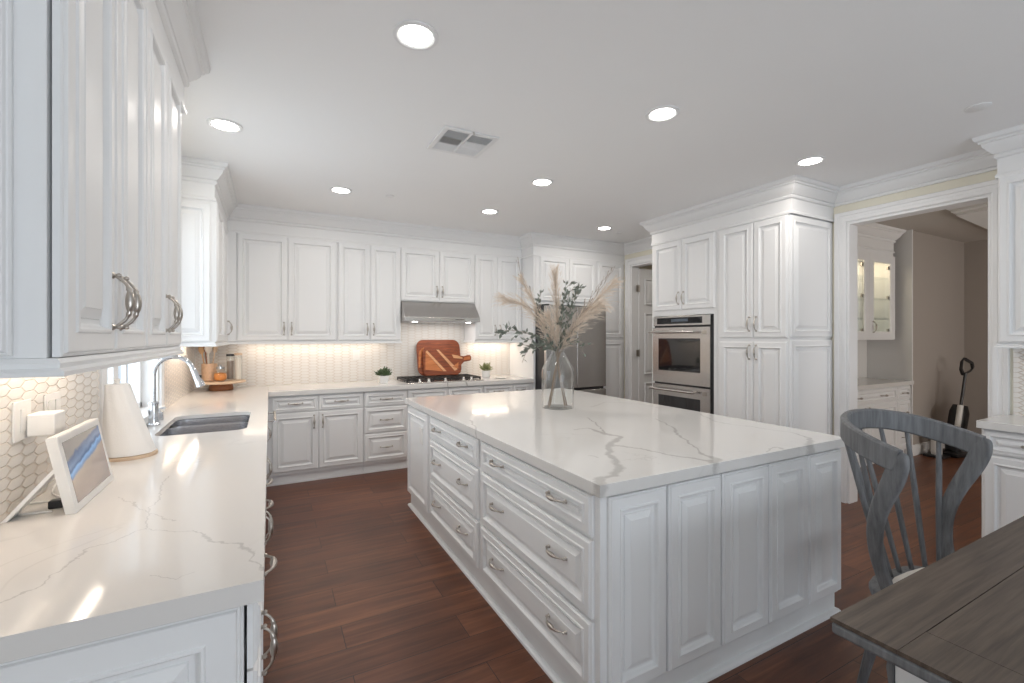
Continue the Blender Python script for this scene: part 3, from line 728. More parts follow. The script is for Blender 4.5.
for (xa, xb) in ((1.085, 1.375), (1.385, 1.695), (1.703, 2.022), (2.028, 2.335), (2.341, 2.634)):
    g = .001; obj('panel', panel_mesh(xb-xa-2*g, .735, fr=.058), None, t, (xa-IX0+g, 0, .125))
m = MB(); m.box(1.028, 1.272, CT, 2.662, 3.89, .92); o = obj('countertop', m, Q_ISLAND, bev=.002); tag(o, 'thick white quartz island top with bold grey veins, holding the vase', 'countertop')

# ------------------------------------------------------------------ ceiling fixtures
def clight(x, y, label, r=.070):
    t = thing('recessed_light', label, 'ceiling light', (x, y, CEIL), 0, 'round recessed ceiling lights')
    m = MB(); m.lathe([(r, -.0005), (r+.026, -.0005), (r+.026, -.006), (r+.010, -.009), (r, -.004)], 32, loop=True); obj('trim_ring', m, TRIMP, t)
    m = MB(); m.lathe([(r, -.0045), (r, -.0008)], 32); obj('diffuser', m, LAMPE, t)
    l = bpy.data.lights.new('lamp', 'AREA'); l.shape = 'DISK'; l.size = .15; l.energy = 4.6; l.color = (1, .93, .85)
    o = bpy.data.objects.new('lamp', l); COL.objects.link(o); o.parent = t; o.location = (0, 0, -.012)
for x, y, lb in ((.554, 1.92, 'recessed ceiling light nearest the camera, large disc at top centre-left'), (-.242, 3.28, 'recessed ceiling light over the sink, left of the others'),
                 (2.01, 1.92, 'recessed ceiling light right of centre, over the near end of the island'), (3.51, 1.925, 'recessed ceiling light beside the crown of the right-hand pantry block'),
                 (.554, 4.25, 'recessed ceiling light at the far left, before the double-door corner cabinet'), (2.01, 3.24, 'recessed ceiling light just right of the air vent, middle row'),
                 (2.0, 4.25, 'recessed ceiling light in front of the range hood cabinets, far row'), (3.51, 4.26, 'recessed ceiling light farthest right, near refrigerator corner'),
                 (5.5, 4.0, 'added unseen fill light on the ceiling of the small hall behind the narrow doorway')):  # hall entry is an added, unseen lamp that brightens the open door
    clight(x, y, lb)
for x, y, r_, lb in ((.975, 4.22, .04, 'tiny white sprinkler cover on the ceiling, left of the far row lights'), (3.523, 1.03, .055, 'plain white sprinkler cover on the ceiling at upper right'), (3.83, 4.35, .04, 'small white ceiling cover near the hall doorway')):
    m = MB(); m.lathe([(r_, 0), (r_, -.004), (r_-.006, -.008), (.004, -.009)], 24, tx(x, y, CEIL)); o = obj('sprinkler_cover', m, TRIMP); tag(o, lb, 'sprinkler cover')
t = thing('air_vent', 'square white ceiling air vent with four louvre quadrants', 'air vent', (1.13, 2.83, CEIL))
m = MB(); hs = .185
def frame(m, x0, y0, x1, y1, b, z0, z1):
    m.box(x0, y0, z0, x1, y0+b, z1); m.box(x0, y1-b, z0, x1, y1, z1); m.box(x0, y0+b, z0, x0+b, y1-b, z1); m.box(x1-b, y0+b, z0, x1, y1-b, z1)
frame(m, -hs, -hs, hs, hs, .032, -.012, -.001); m.box(-.008, -hs+.032, -.012, .008, hs-.032, -.001); obj('frame', m, TRIMP, t, bev=.002)
m = MB(); m.box(-hs+.03, -hs+.03, -.003, hs-.03, hs-.03, -.001); obj('backing', m, BLACKP, t)
for qx in (-1, 1):
    for blk, (ya, yb), ang, along in ((0, (-.153, -.05), 55, 'x'), (1, (-.045, .05), 50 if qx > 0 else -35, 'y'), (2, (.055, .153), -50, 'x')):
        m = MB(); xa, xb = sorted((qx*.010, qx*.152))
        if along == 'x':
            for i in range(8):
                y = ya+(yb-ya)*(i+.5)/8; M = tx(0, y, -.008) @ Matrix.Rotation(R(ang), 4, 'X'); m.box(xa, -.0068, -.0005, xb, .0068, .0005, M)
        else:
            for i in range(10):
                x = xa+(xb-xa)*(i+.5)/10; M = tx(x, 0, -.008) @ Matrix.Rotation(R(ang), 4, 'Y'); m.box(-.0065, ya, -.0005, .0065, yb, .0005, M)
        obj('louvre', m, TRIMP, t)
m = MB(); m.tube([(0, -.186, -.008), (0, -.2, -.012), (0, -.2, -.03)], .003, 6); obj('lever', m, PEWTER, t)

# under-cabinet strips
def ustrip(x0, y0, x1, y1, label, pw):
    cx, cy = (x0+x1)/2, (y0+y1)/2
    t = thing('under_cabinet_light', label, 'under-cabinet light', (cx, cy, 1.403))
    m = MB(); hx, hy = (x1-x0)/2, (y1-y0)/2; m.box(-hx, -hy, -.012, hx, hy, 0); obj('housing', m, TRIMP, t)
    m = MB(); m.box(-hx+.004, -hy+.004, -.014, hx-.004, hy-.004, -.0121); obj('diffuser', m, STRIPE, t)
    area('lamp', (0, 0, -.016), (0, 0, 0), hx*2, hy*2, pw, (1, .83, .68), t)
ustrip(-.61, 1.25, -.575, 2.34, 'warm light strip under the nearest left wall cabinets', .7)
ustrip(-.61, 4.19, -.575, 5.03, 'warm light strip under the cabinet right of the window', 1.8)
ustrip(-.25, 5.46, 1.22, 5.495, 'warm light strip under the cabinets left of the range hood', .9)
ustrip(2.30, 5.46, 2.86, 5.495, 'warm light strip under the cabinet right of the range hood', 1.0)

# ------------------------------------------------------------------ rooms beyond the right wall
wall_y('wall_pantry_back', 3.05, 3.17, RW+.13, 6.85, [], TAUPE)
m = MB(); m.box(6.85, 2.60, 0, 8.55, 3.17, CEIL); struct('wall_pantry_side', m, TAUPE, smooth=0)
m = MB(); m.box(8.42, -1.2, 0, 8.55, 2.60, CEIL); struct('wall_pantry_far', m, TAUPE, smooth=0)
wall_y('wall_pantry_near', -1.32, -1.2, RW+.13, 8.55, [(5.7, 7.3, .6, 2.1)], TAUPE)  # hole is made up, out of view, to let the pantry fill lamp in
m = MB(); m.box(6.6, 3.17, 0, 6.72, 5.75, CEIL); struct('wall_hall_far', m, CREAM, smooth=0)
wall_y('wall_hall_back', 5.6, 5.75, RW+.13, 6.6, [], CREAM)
m = MB(); m.sweep([(6.853, 2.599), (8.419, 2.599), (8.419, -1.19)], [(0, 0), (.014, 0), (.014, .10), (.008, .125), (0, .13)]); struct('baseboard_pantry', m, TRIMP)
m = MB(); m.box(6.849-.022, 2.575, 0, 6.849, 3.049, CEIL); struct('trim_17', m, TRIMP)
m = MB(); m.box(RW+.14, 3.042, .92, 6.826, 3.049, 1.41); struct('wall_pantry_backsplash', m, quartz('veined_quartz_splash', [[(5.75, 3.05, .01), (5.95, 3.05, .004)], [(6.12, 3.05, .012), (6.2, 3.05, .012)]]), smooth=0)
def cpt(px, py): return unp(px, py, CEIL)
m = MB(); tri = [cpt(945, 207), cpt(1010, 193), cpt(1010, 236)]
for q, (za, zb) in enumerate(((CEIL-.02, CEIL-.001), (CEIL-.045, CEIL-.02), (CEIL-.07, CEIL-.045))):
    gx = sum(p[0] for p in tri)/3; gy = sum(p[1] for p in tri)/3
    m.prism([(gx+(x-gx)*(1-.12*q), gy+(y-gy)*(1-.12*q)) for x, y in tri], za, zb)
struct('trim_18', m, TRIMP, smooth=0)
t = thing('base_cabinet', 'white drawer cabinets in the dim pantry, seen through the wide doorway', 'cabinet', (5.10, 2.60, 0))
m = MB(); m.box(0, 0, .10, 1.72, .44, CT); obj('body', m, PAINT, t); toe(t, 1.72, .44)
for (a, b_, hs_) in ((0, 1.38, (.50, 1.05)), (1.39, 1.71, (.16,))):
    for z0, z1 in ((.70, .862), (.41, .69), (.12, .40)):
        if b_-a > 1 and z0 < .6: continue
        front(t, 'drawer', a, b_, z0, z1, [(a+h_, (z0+z1)/2, True) for h_ in hs_], fr=.04)
front(t, 'door', 0, .69, .12, .69, [(.65, .6, False)]); front(t, 'door', .69, 1.38, .12, .69, [(.73, .6, False)])
m = MB(); m.box(5.0, 2.555, CT, 6.825, 3.04, .92); o = obj('countertop', m, Q_PLAIN, bev=.002); tag(o, 'stone countertop in the dim pantry beyond the wide doorway', 'countertop')
t = thing('display_cabinet', 'white wall cabinet with lit glass doors in the pantry beyond', 'cabinet', (5.25, 2.72, 0)); W_ = 1.47
m = MB(); m.box(0, 0, 1.41, .02, .315, 2.47); m.box(W_-.02, 0, 1.41, W_, .315, 2.47); m.box(.02, 0, 1.41, W_-.02, .315, 1.43); m.box(.02, 0, 2.40, W_-.02, .315, 2.47); m.box(.02, .30, 1.43, W_-.02, .315, 2.40); m.box(.86, 0, 1.43, .88, .02, 2.40)
obj('body', m, PAINT, t)
for a, b_ in ((.26, .868), (.872, W_)):
    m = MB(); f_ = .105; rs = []
    for i, y in ((0, 0), (0, -.02), (f_-.015, -.02), (f_, -.012), (f_, 0)):
        rs.append([Vector((a+i, y, 1.415+i*.9)), Vector((b_-i, y, 1.415+i*.9)), Vector((b_-i, y, 2.42-i*.9)), Vector((a+i, y, 2.42-i*.9))])
    m.rings(rs, cap0=False, cap1=False); d_ = obj('door', m, PAINT, t, smooth=20)
    m = MB(); m.box(a+f_-.005, -.008, 1.50, b_-f_+.005, -.005, 2.33); obj('pane', m, PANE, d_)
    for hz_ in (1.52, 1.92, 2.28):
        m = MB(); m.box(b_-f_-.03, -.004, hz_-.02, b_-f_-.002, .012, hz_+.02); obj('hinge', m, PEWTER, d_)
    if a > .5: add_handle(d_, a+.07, 1.56)
for z in (1.66, 1.90, 2.15):
    m = MB(); m.box(.021, .02, z, W_-.021, .298, z+.008); obj('shelf', m, PANE, t)
area('lamp', (W_/2, .15, 2.395), (0, 0, 0), 1.2, .05, 4.5, (1, .80, .52), t)
crown([(5.25, 3.04), (5.25, 2.72), (6.72, 2.72), (6.72, 3.04)][::1], True)
# upright cleaner
t = thing('upright_floor_cleaner', 'black and white upright floor cleaner with loop handle parked against the pantry wall', 'floor cleaner', (7.36, 2.38, 0), R(-10))
m = MB(); m.box(-.14, -.13, 0, .14, .10, .06); obj('floor_head', m, BLACKP, t, bev=.02)
m = MB(); m.tube([(0, 0, .05), (.04, 0, .16), (.13, 0, .52), (.15, 0, .60)], [(.06, .07), (.10, .09), (.10, .09), (.07, .07)], 14); obj('body', m, BLACKP, t)
m = MB(); m.tube([(-.09, -.07, .14), (.02, -.07, .62)], (.028), 10); obj('water_tank', m, WHITEP, t)
m = MB(); m.tube([(.10, -.03, .60), (.21, -.02, 1.0)], .016, 10); obj('pole', m, BLACKP, t)
m = MB(); lp = [(.20, 0, .98), (.16, 0, 1.05), (.18, 0, 1.15), (.22, 0, 1.18), (.37, 0, 1.12), (.39, 0, 1.06), (.34, 0, 1.02)]
m.rings([[Vector(p)+Vector(q) for q in ((-.012, -.012, -.01), (.012, -.012, .01), (.012, .012, .01), (-.012, .012, -.01))] for p in lp], loop=True); obj('loop_handle', m, BLACKP, t)
t = thing('cleaner_dock', 'small dark dock with white bottle on the floor left of the upright cleaner', 'dock', (7.10, 2.44, 0))
m = MB(); m.box(-.10, -.10, 0, .10, .10, .03); obj('base', m, BLACKP, t, bev=.008)
m = MB(); m.lathe([(.05, 0), (.052, .02), (.052, .24), (.04, .27), (.035, .28)], 16, tx(0, 0, .031)); b_ = obj('bottle', m, WHITEP, t)
m = MB(); m.lathe([(.036, 0), (.04, .03), (.04, .09), (.03, .10)], 16, tx(0, 0, .3115)); obj('cap', m, BLACKP, b_)
# upholstered chair in the far room
t = thing('upholstered_chair', 'cream upholstered chair, only a slice showing between cleaner and right counter', 'chair', (7.30, 1.72, 0), R(200))
m = MB(); m.tube([(0, .0, .40), (0, .0, .50)], .0, 4) if False else m.box(-.24, -.25, .34, .24, .24, .48); obj('seat', m, LINEN, t, bev=.03)
m = MB(); m.rings([[Vector((x*(1+.05*k_), y+.10*k_, .44+.5*k_)) for x, y in ((-.24, .20), (.24, .20), (.24, .29), (-.24, .29))] for k_ in (0, .5, 1)]); obj('backrest', m, LINEN, t, bev=.03)
for sx in (-.2, .2):
    for sy in (-.2, .2):
        m = MB(); m.tube([(sx, sy, 0), (sx, sy, .36)], [.014, .022], 8); obj('leg', m, TABLETOPW, t)

# ------------------------------------------------------------------ dining table and chair
t = thing('dining_table', 'brown oak dining table with blue-grey edge at the lower right corner', 'table', (1.21, .617, 0))
TZ = .76; TL_, TW_ = 2.1, 1.05
m = MB(); bd = .135; g = .0012
m.box(0, -bd, TZ-.010, TL_, 0, TZ); m.box(0, -TW_, TZ-.010, bd-g, -bd-g, TZ)
y = -bd-g
while y > -TW_+.02:
    y2 = max(y-.155, -TW_); m.box(bd, y2, TZ-.010, TL_, y-g, TZ); y = y2
obj('tabletop', m, TABLETOPW, t, smooth=0)
m = MB(); m.box(.0, -TW_, TZ-.040, TL_, .0, TZ-.0105); obj('edge_frame', m, GREYW, t, bev=.009)
m = MB(); m.box(.10, -TW_+.10, TZ-.16, TL_-.1, -.088, TZ-.041); obj('apron', m, TRIMP, t)
m = MB(); m.box(.09, -.30, .02, .10-.001, -.095, TZ-.041); m.box(.09, -.62, .02, .10-.001, -.303, TZ-.041); m.box(.10, -.62, .02, .5, -.095, TZ-.161); obj('pedestal', m, TRIMP, t, smooth=0)
m = MB(); prof = [(.70, .0), (.66, .012), (.62, .004), (.56, .014), (.45, .02), (.3, .0), (.1, .012), (0, .03)]
m.rings([[Vector((.085, -.093, z)), Vector((.12, -.093, z)), Vector((.12, -.086+o_*.6, z)), Vector((.085, -.086+o_*.6, z))] for z, o_ in prof]); obj('leg', m, GREYW, t, label='scalloped grey-brown corner leg')
CX_, CY_ = 2.327, .851
t = thing('dining_chair', 'grey-washed barrel back wooden chair with spindles, behind the brown table', 'chair', (CX_, CY_, 0), R(-5))
def band(pts, dims, up=(0, 0, 1)):
    """rectangular-section strip along pts; dims = (thickness, height) per point; rounded edges"""
    pts = [Vector(p) for p in pts]; rs = []; n = len(pts)
    for i, p in enumerate(pts):
        tg = (pts[min(i+1, n-1)]-pts[max(i-1, 0)]).normalized(); u = Vector(up); u = (u-tg*u.dot(tg)).normalized(); s_ = tg.cross(u); th, hh = dims[i]; c = min(th, hh)*.22
        rs.append([p+s_*a+u*b for a, b in ((-th/2, -hh/2+c), (-th/2, hh/2-c), (-th/2+c, hh/2), (th/2-c, hh/2), (th/2, hh/2-c), (th/2, -hh/2+c), (th/2-c, -hh/2), (-th/2+c, -hh/2))])
    return rs
RA, RB = .296, .295
def railp(ph):
    c, s_ = math.cos(ph), math.sin(ph)
    return Vector((RA*math.copysign(abs(s_)**.92, s_), -.070+RB*max(c, 0)**.78, .990+.085*max(c, 0)**.8))
n = 40; pts = [railp(-PI/2+PI*i/n) for i in range(n+1)]
m = MB(); m.rings(band(pts, [(.030, .088)]*(n+1))); obj('top_rail', m, GREYW, t)
for sx in (-1, 1):
    pp = [(1.030, -.082), (.97, -.072), (.90, -.05), (.82, -.012), (.74, .016), (.66, .030), (.58, .026), (.51, .010), (.45, -.006), (.43, -.01)]
    xx = [.296, .294, .288, .278, .265, .252, .240, .228, .218, .214]; ww = [.045, .072, .074, .066, .058, .052, .048, .048, .050, .052]
    m = MB(); rs = []
    for (z, y), x, w_ in zip(pp, xx, ww):
        x *= sx; th = .034; c = .007
        rs.append([Vector((x+a, y+b, z)) for a, b in ((-th/2, -w_/2+c), (-th/2, w_/2-c), (-th/2+c, w_/2), (th/2-c, w_/2), (th/2, w_/2-c), (th/2, -w_/2+c), (th/2-c, -w_/2), (-th/2+c, -w_/2))])
    # subdivide smoothly
    m.rings(rs); obj('back_post', m, GREYW, t, smooth=50).modifiers.new('sub', 'SUBSURF').levels = 1
for i in range(7):
    ph = R(-69+23*i); a = railp(ph); a.z -= .042
    b = Vector((.03+.19*math.sin(ph), .0+.085*math.cos(ph), .44))
    m = MB(); mid = (a+b)/2; m.tube([a, (a*3+b)/4, mid, (a+b*3)/4, b], [.0085, .0105, .0115, .0105, .009], 10); obj('spindle', m, GREYW, t)
m = MB(); poly = []
for i in range(24):
    a = 2*PI*i/24; c, s_ = math.cos(a), math.sin(a); poly.append((.245*math.copysign(abs(c)**.6, c), -.14+.26*math.copysign(abs(s_)**.6, s_)))
m.prism(poly, .405, .445); obj('seat', m, GREYW, t, bev=.01)
m = MB(); m.prism([(x*.9, -.16+(y+.14)*.80) for x, y in poly], .4455, .475); obj('cushion', m, LINEN, t, bev=.012)
for sx in (-1, 1):
    m = MB(); m.tube([(sx*.19, -.32, .404), (sx*.2, -.34, .2), (sx*.21, -.35, 0)], [.024, .02, .015], 10); obj('leg', m, GREYW, t)
    m = MB(); m.tube([(sx*.18, .04, .404), (sx*.19, .07, .2), (sx*.2, .11, 0)], [.024, .02, .015], 10); obj('leg', m, GREYW, t)

# ------------------------------------------------------------------ things on the counters
SH = bpy.data.materials.new('tablet_picture'); SH.use_nodes = True
nt = SH.node_tree; b = nt.nodes['Principled BSDF']; tc = N(nt, 'ShaderNodeTexCoord'); sp = N(nt, 'ShaderNodeSeparateXYZ'); L(nt, tc.outputs['Object'], sp.inputs[0])
nz = N(nt, 'ShaderNodeTexNoise', i_Scale=18.0, i_Detail=3.0); L(nt, tc.outputs['Object'], nz.inputs['Vector'])
v = mathn(nt, 'ADD', mathn(nt, 'MULTIPLY', sp.outputs[2], 4.6), mathn(nt, 'ADD', mathn(nt, 'MULTIPLY', sp.outputs[0], -.9), mathn(nt, 'MULTIPLY', nz.outputs['Fac'], .14)))
cr = N(nt, 'ShaderNodeValToRGB'); cr.color_ramp.interpolation = 'LINEAR'; e = cr.color_ramp.elements
e[0].position = 0; e[0].color = (.16, .13, .12, 1); e[1].position = 1; e[1].color = (.20, .18, .17, 1)
for p_, c_ in ((.34, (.24, .19, .16)), (.46, (.30, .24, .19)), (.50, (.10, .17, .30)), (.56, (.16, .30, .52)), (.60, (.05, .09, .18)), (.66, (.13, .19, .30)), (.74, (.09, .12, .2)), (.78, (.24, .22, .20))):
    q = e.new(p_); q.color = (*c_, 1)
L(nt, v, cr.inputs[0]); L(nt, cr.outputs[0], b.inputs['Base Color']); L(nt, cr.outputs[0], b.inputs['Emission Color']); b.inputs['Emission Strength'].default_value = .55; b.inputs['Roughness'].default_value = .12
# tablet: local x along its width, y backwards, tilted back
t = thing('tablet_display', 'white framed tablet display leaning on its stand, on the near left counter', 'tablet', (-.505, 1.80, .921), R(90))
tilt = Matrix.Rotation(R(-11), 4, 'X')
def tb(m, x0, y0, z0, x1, y1, z1): m.box(x0, y0, z0, x1, y1, z1, tilt)
m = MB(); TWd, THt = .365, .235
rs = [[tilt @ Vector(p) for p in ((x0, y, z0), (x1, y, z0), (x1, y, z1), (x0, y, z1))] for x0, z0, x1, z1, y in ((0, 0, TWd, THt, .026), (0, 0, TWd, THt, .002), (.004, .004, TWd-.004, THt-.004, 0), (.022, .022, TWd-.022, THt-.022, 0), (.024, .024, TWd-.024, THt-.024, .003))]
m.rings(rs); obj('frame', m, WHITEP, t, smooth=0)
m = MB(); m.box(.024, -.0002, .024, TWd-.024, .0026, THt-.024); sc_ = obj('screen', m, SH, t, rot=(R(-11), 0, 0))
m = MB(); m.rings([[Vector((x, y, z)) for x in (.05,)for y, z in ()] or [Vector(p) for p in ((.03, .05, .13), (.09, .05, .13), (.09, .059, .135), (.03, .059, .135))], [Vector(p) for p in ((.0, .150, .0), (.07, .150, .0), (.07, .162, .0), (.0, .162, .0))]]); obj('stand', m, WHITEP, t)
t = thing('power_cord', 'white power cord with black plug lying behind the tablet', 'cord', (0, 0, 0))
m = MB(); cp_ = [unp(*p) for p in ((60, 480), (52, 494), (64, 500), (50, 503), (22, 506), (10, 512), (20, 516), (52, 513))]
pts = [Vector((x, y, .925)) for x, y in cp_]
def smoothpath(pts, n=6):
    out = []
    for i in range(len(pts)-1):
        p0, p1, p2, p3 = pts[max(i-1, 0)], pts[i], pts[i+1], pts[min(i+2, len(pts)-1)]
        for j in range(n):
            t_ = j/n; out.append(.5*((2*p1)+(p2-p0)*t_+(2*p0-5*p1+4*p2-p3)*t_*t_+(3*p1-p0-3*p2+p3)*t_**3))
    return out+[pts[-1]]
m.tube(smoothpath(pts), .003, 8); obj('cable', m, CORD, t)
x, y = unp(58, 507); m = MB(); m.box(x-.018, y-.02, .921, x+.018, y+.012, .945); obj('plug', m, BLACKP, t, bev=.004)
for y0, y1, lb in ((1.875, 1.985, 'white outlet plate on the left backsplash holding the plug-in adapter'), (2.09, 2.215, 'white double switch plate on the left backsplash, right of the adapter')):
    t = thing('wall_plate', lb, 'wall plate', (LW+.0085, (y0+y1)/2, 1.19)); hw_ = (y1-y0)/2
    m = MB(); m.box(0, -hw_, -.06, .006, hw_, .06); obj('plate', m, WHITEP, t, bev=.002)
    for dy in ((0,) if hw_ < .058 else (-.03, .03)):
        m = MB(); m.box(.006, dy-.018, -.035, .009, dy+.018, .035); obj('rocker', m, CERAM, t, bev=.001)
m = MB(); m.box(LW+.018, 1.935, 1.135, LW+.085, 2.02, 1.205); o = obj('plug_adapter', m, WHITEP, bev=.006); tag(o, 'boxy white plug-in adapter on the left backsplash above the tablet', 'adapter')
t = thing('wall_plate', 'white outlet plate on the range wall backsplash left of the plant', 'wall plate', (.90, BW-.0085, 1.235))
m = MB(); m.box(-.038, -.006, -.06, .038, 0, .06); obj('plate', m, WHITEP, t, bev=.002)
m = MB(); m.box(-.018, -.009, -.035, .018, -.006, .035); obj('socket', m, CERAM, t, bev=.001)
# paper towel
t = thing('paper_towel_roll', 'white loosely fanned paper towel roll on wooden base, left of the faucet', 'paper towels', (-.545, 2.56, .92))
m = MB(); m.lathe([(.0, 0), (.098, 0), (.1, .006), (.098, .014), (.0, .016)], 32, cap0=False, cap1=False); obj('base', m, SUSANW, t)
m = MB(); rs = []
for k_ in range(13):
    f_ = k_/12; r_ = .092*(1-f_)+.042*f_; ox, oy = -.048*f_, .026*f_
    rs.append([Vector((ox+(r_+.0015*math.sin(9*a+5*f_))*math.cos(a), oy+(r_+.0015*math.sin(9*a+5*f_))*math.sin(a), .0165+.30*f_)) for a in [2*PI*j/40 for j in range(40)]])
m.rings(rs); obj('paper', m, PAPER, t)
m = MB(); m.tube([(-.048, .026, .3168), (-.048, .026, .325), (-.048, .026, .335), (-.048, .026, .343)], [.008, .008, .014, .004], 12); obj('finial', m, CERAM, t)

# corner stand with utensils
SXc, SYc = -.425, 5.33
t = thing('serving_stand', 'round pale wooden stand on a dark foot in the back left corner', 'stand', (SXc, SYc, .921))
m = MB(); m.lathe([(.10, 0), (.105, .01), (.10, .05), (.09, .068)], 28); obj('foot', m, SUSAND, t)
m = MB(); m.lathe([(.20, .0685), (.21, .075), (.212, .085), (.205, .090)], 40); obj('plate', m, SUSANW, t)
zt = 1.0115
t = thing('utensil_crock', 'cut-glass crock of utensils at the left on the corner stand', 'crock', (SXc-.10, SYc+.02, zt))
m = MB(); m.lathe([(.055, .002), (.065, .01), (.068, .17), (.063, .17), (.060, .012), (.0, .01)], 24, cap0=True, cap1=False); obj('wall', m, simple('crystal_tan', (.62, .42, .28), .3, var=.35, scale=50, bump=.6), t)
for i, (dx, dy, tl, lb, head, mt) in enumerate(((-.05, 0, .19, 'brown wooden spoon leaning left in the crock on the corner stand', .024, WOODL), (-.005, -.02, .20, 'pale flat spatula upright in the crock on the corner stand', .032, LINEN), (.035, .01, .20, 'pale wooden spoon leaning right in the crock on the corner stand', .022, SUSANW), (-.03, .03, .21, 'dark wooden fork at the back of the crock on the corner stand', .02, SUSAND))):
    t = thing('wooden_spoon' if i != 1 else 'spatula', lb, 'utensil', (SXc-.10, SYc+.02, zt+.016))
    a = Vector((dx*.3, dy*.3, 0)); b_ = Vector((dx*1.2, dy*1.2, tl+.06))
    m = MB(); m.tube([a, b_], [.006, .006], 8); obj('handle', m, mt, t)
    d = (b_-a).normalized(); m = MB(); m.tube([b_-d*.002, b_+d*.012, b_+d*.04, b_+d*.07, b_+d*.082], [(.006, .006), (.006, head*.7), (.007, head), (.006, head*.8), (.004, head*.3)], 12, up=(0, 1, 0)); obj('head', m, mt, t)
t = thing('glass_jar', 'round clear jar of amber spice at the front of the corner stand', 'jar', (SXc+.0, SYc-.09, zt))
m = MB(); m.lathe([(.03, .001), (.055, .02), (.062, .05), (.052, .09), (.035, .105), (.036, .125), (.033, .125), (.032, .105)], 24, cap1=False); obj('body', m, GLASS, t)
m = MB(); m.lathe([(.028, .006), (.050, .022), (.056, .05), (.048, .078), (.01, .085)], 20); obj('contents', m, AMBER, t)
m = MB(); m.lathe([(.038, .1255), (.038, .142), (.012, .147), (.012, .155), (.004, .16)], 20); obj('lid', m, CHROME, t)
for i, (dx, dy, h_, lb) in enumerate(((.075, .03, .24, 'tall glass canister with dark filling, middle of the corner stand'), (.145, .0, .25, 'tall glass canister with pale filling, right side of the corner stand'))):
    t = thing('glass_canister', lb, 'canister', (SXc+dx, SYc+dy, zt))
    m = MB(); m.lathe([(.033, .001), (.034, .006), (.034, h_), (.031, h_), (.031, .008)], 20, cap1=False); obj('body', m, GLASS, t)
    m = MB(); m.lathe([(.028, .01), (.029, h_*(.8 if i == 0 else .86))], 18); obj('contents', m, (TWIG, LINEN)[i], t)
    m = MB(); m.lathe([(.036, h_+.0005), (.036, h_+.018), (.03, h_+.022)], 20); obj('lid', m, (BLACKP, SUSANW)[i], t)

# cooktop
t = thing('gas_cooktop', 'black gas cooktop with cast iron grates and five knobs under the hood', 'cooktop', (1.345, 4.99, .9205))
m = MB(); m.box(0, 0, 0, .93, .52, .012); obj('plate', m, STEEL, t, bev=.004)
for gx in (.01, .317, .624):
    m = MB(); w_ = .296
    frame(m, gx, .075, gx+w_, .51, .014, .026, .045)
    for i in range(1, 4): m.box(gx+w_*i/4-.005, .089, .03, gx+w_*i/4+.005, .496, .045)
    for i in range(1, 3): m.box(gx+.014, .075+.435*i/3-.005, .031, gx+w_-.014, .075+.435*i/3+.005, .044)
    for cx in (gx+.007, gx+w_-.007):
        for cy in (.082, .503): m.box(cx-.007, cy-.007, .0125, cx+.007, cy+.007, .027)
    obj('grate', m, BLACKI, t)
for bx, by in ((.155, .18), (.155, .40), (.465, .29), (.775, .18), (.775, .40)):
    m = MB(); m.lathe([(.05, .0125), (.05, .018), (.035, .022), (.035, .028), (.01, .029)], 20, tx(bx, by, 0)); obj('burner', m, BLACKI, t)
for kx in (.15, .255, .455, .68, .78):
    m = MB(); m.lathe([(.024, .0125), (.024, .02), (.017, .024), (.016, .048), (.012, .05)], 18, tx(kx, .035, 0)); obj('knob', m, BRASSY, t)
# boards
def rr(x0, z0, x1, z1, r): return rrect(x0, z0, x1, z1, r, 6)
lean = Matrix.Translation((0, 5.43, .969)) @ Matrix.Rotation(R(-14), 4, 'X') @ Matrix.Rotation(R(90), 4, 'X')
t = thing('cutting_board', 'large dark rounded wooden board leaning on the backsplash behind the cooktop', 'cutting board', (0, 0, 0))
m = MB(); m.prism(rr(1.60, 0, 2.17, .455, .09), -.024, 0, lean); obj('slab', m, BOARDD, t, bev=.006)
m = MB(); m.prism([(1.605, .10), (1.625, .30), (1.70, .36), (1.66, .34), (1.63, .10)], .0002, .0025, lean); obj('inlay', m, BOARDM, t, smooth=0)
lean2 = Matrix.Translation((0, 5.395, .969)) @ Matrix.Rotation(R(-14), 4, 'X') @ Matrix.Rotation(R(90), 4, 'X')
t = thing('paddle_board', 'striped paddle cutting board with handle pointing right, in front of the dark board', 'cutting board', (0, 0, 0))
bp_ = [(1.66, .03), (1.69, .002), (2.10, .002), (2.14, .03), (2.16, .13), (2.20, .165), (2.28, .175), (2.30, .19), (2.305, .225), (2.29, .25), (2.25, .25), (2.20, .235), (2.14, .25), (2.10, .30), (2.05, .33), (1.70, .33), (1.66, .30)]
m = MB(); m.prism(bp_, -.018, 0, lean2); obj('slab', m, BOARDM if False else BOARDD, t, bev=.005)
for pl, mt in (([(1.68, .08), (1.70, .30), (1.90, .05)], BOARDM), ([(1.70, .30), (1.72, .318), (1.95, .05), (1.91, .05)], BOARDL), ([(1.84, .325), (1.87, .325), (2.10, .07), (2.06, .05)], BOARDL), ([(2.03, .10), (2.12, .16), (2.11, .08)], BOARDM), ([(2.04, .26), (2.12, .245), (2.18, .222), (2.18, .20), (2.06, .215)], BOARDL), ([(2.19, .185), (2.285, .19), (2.29, .235), (2.20, .22)], BOARDM)):
    m = MB(); m.prism(pl, .0002, .0018, lean2); obj('inlay', m, mt, t, smooth=0)
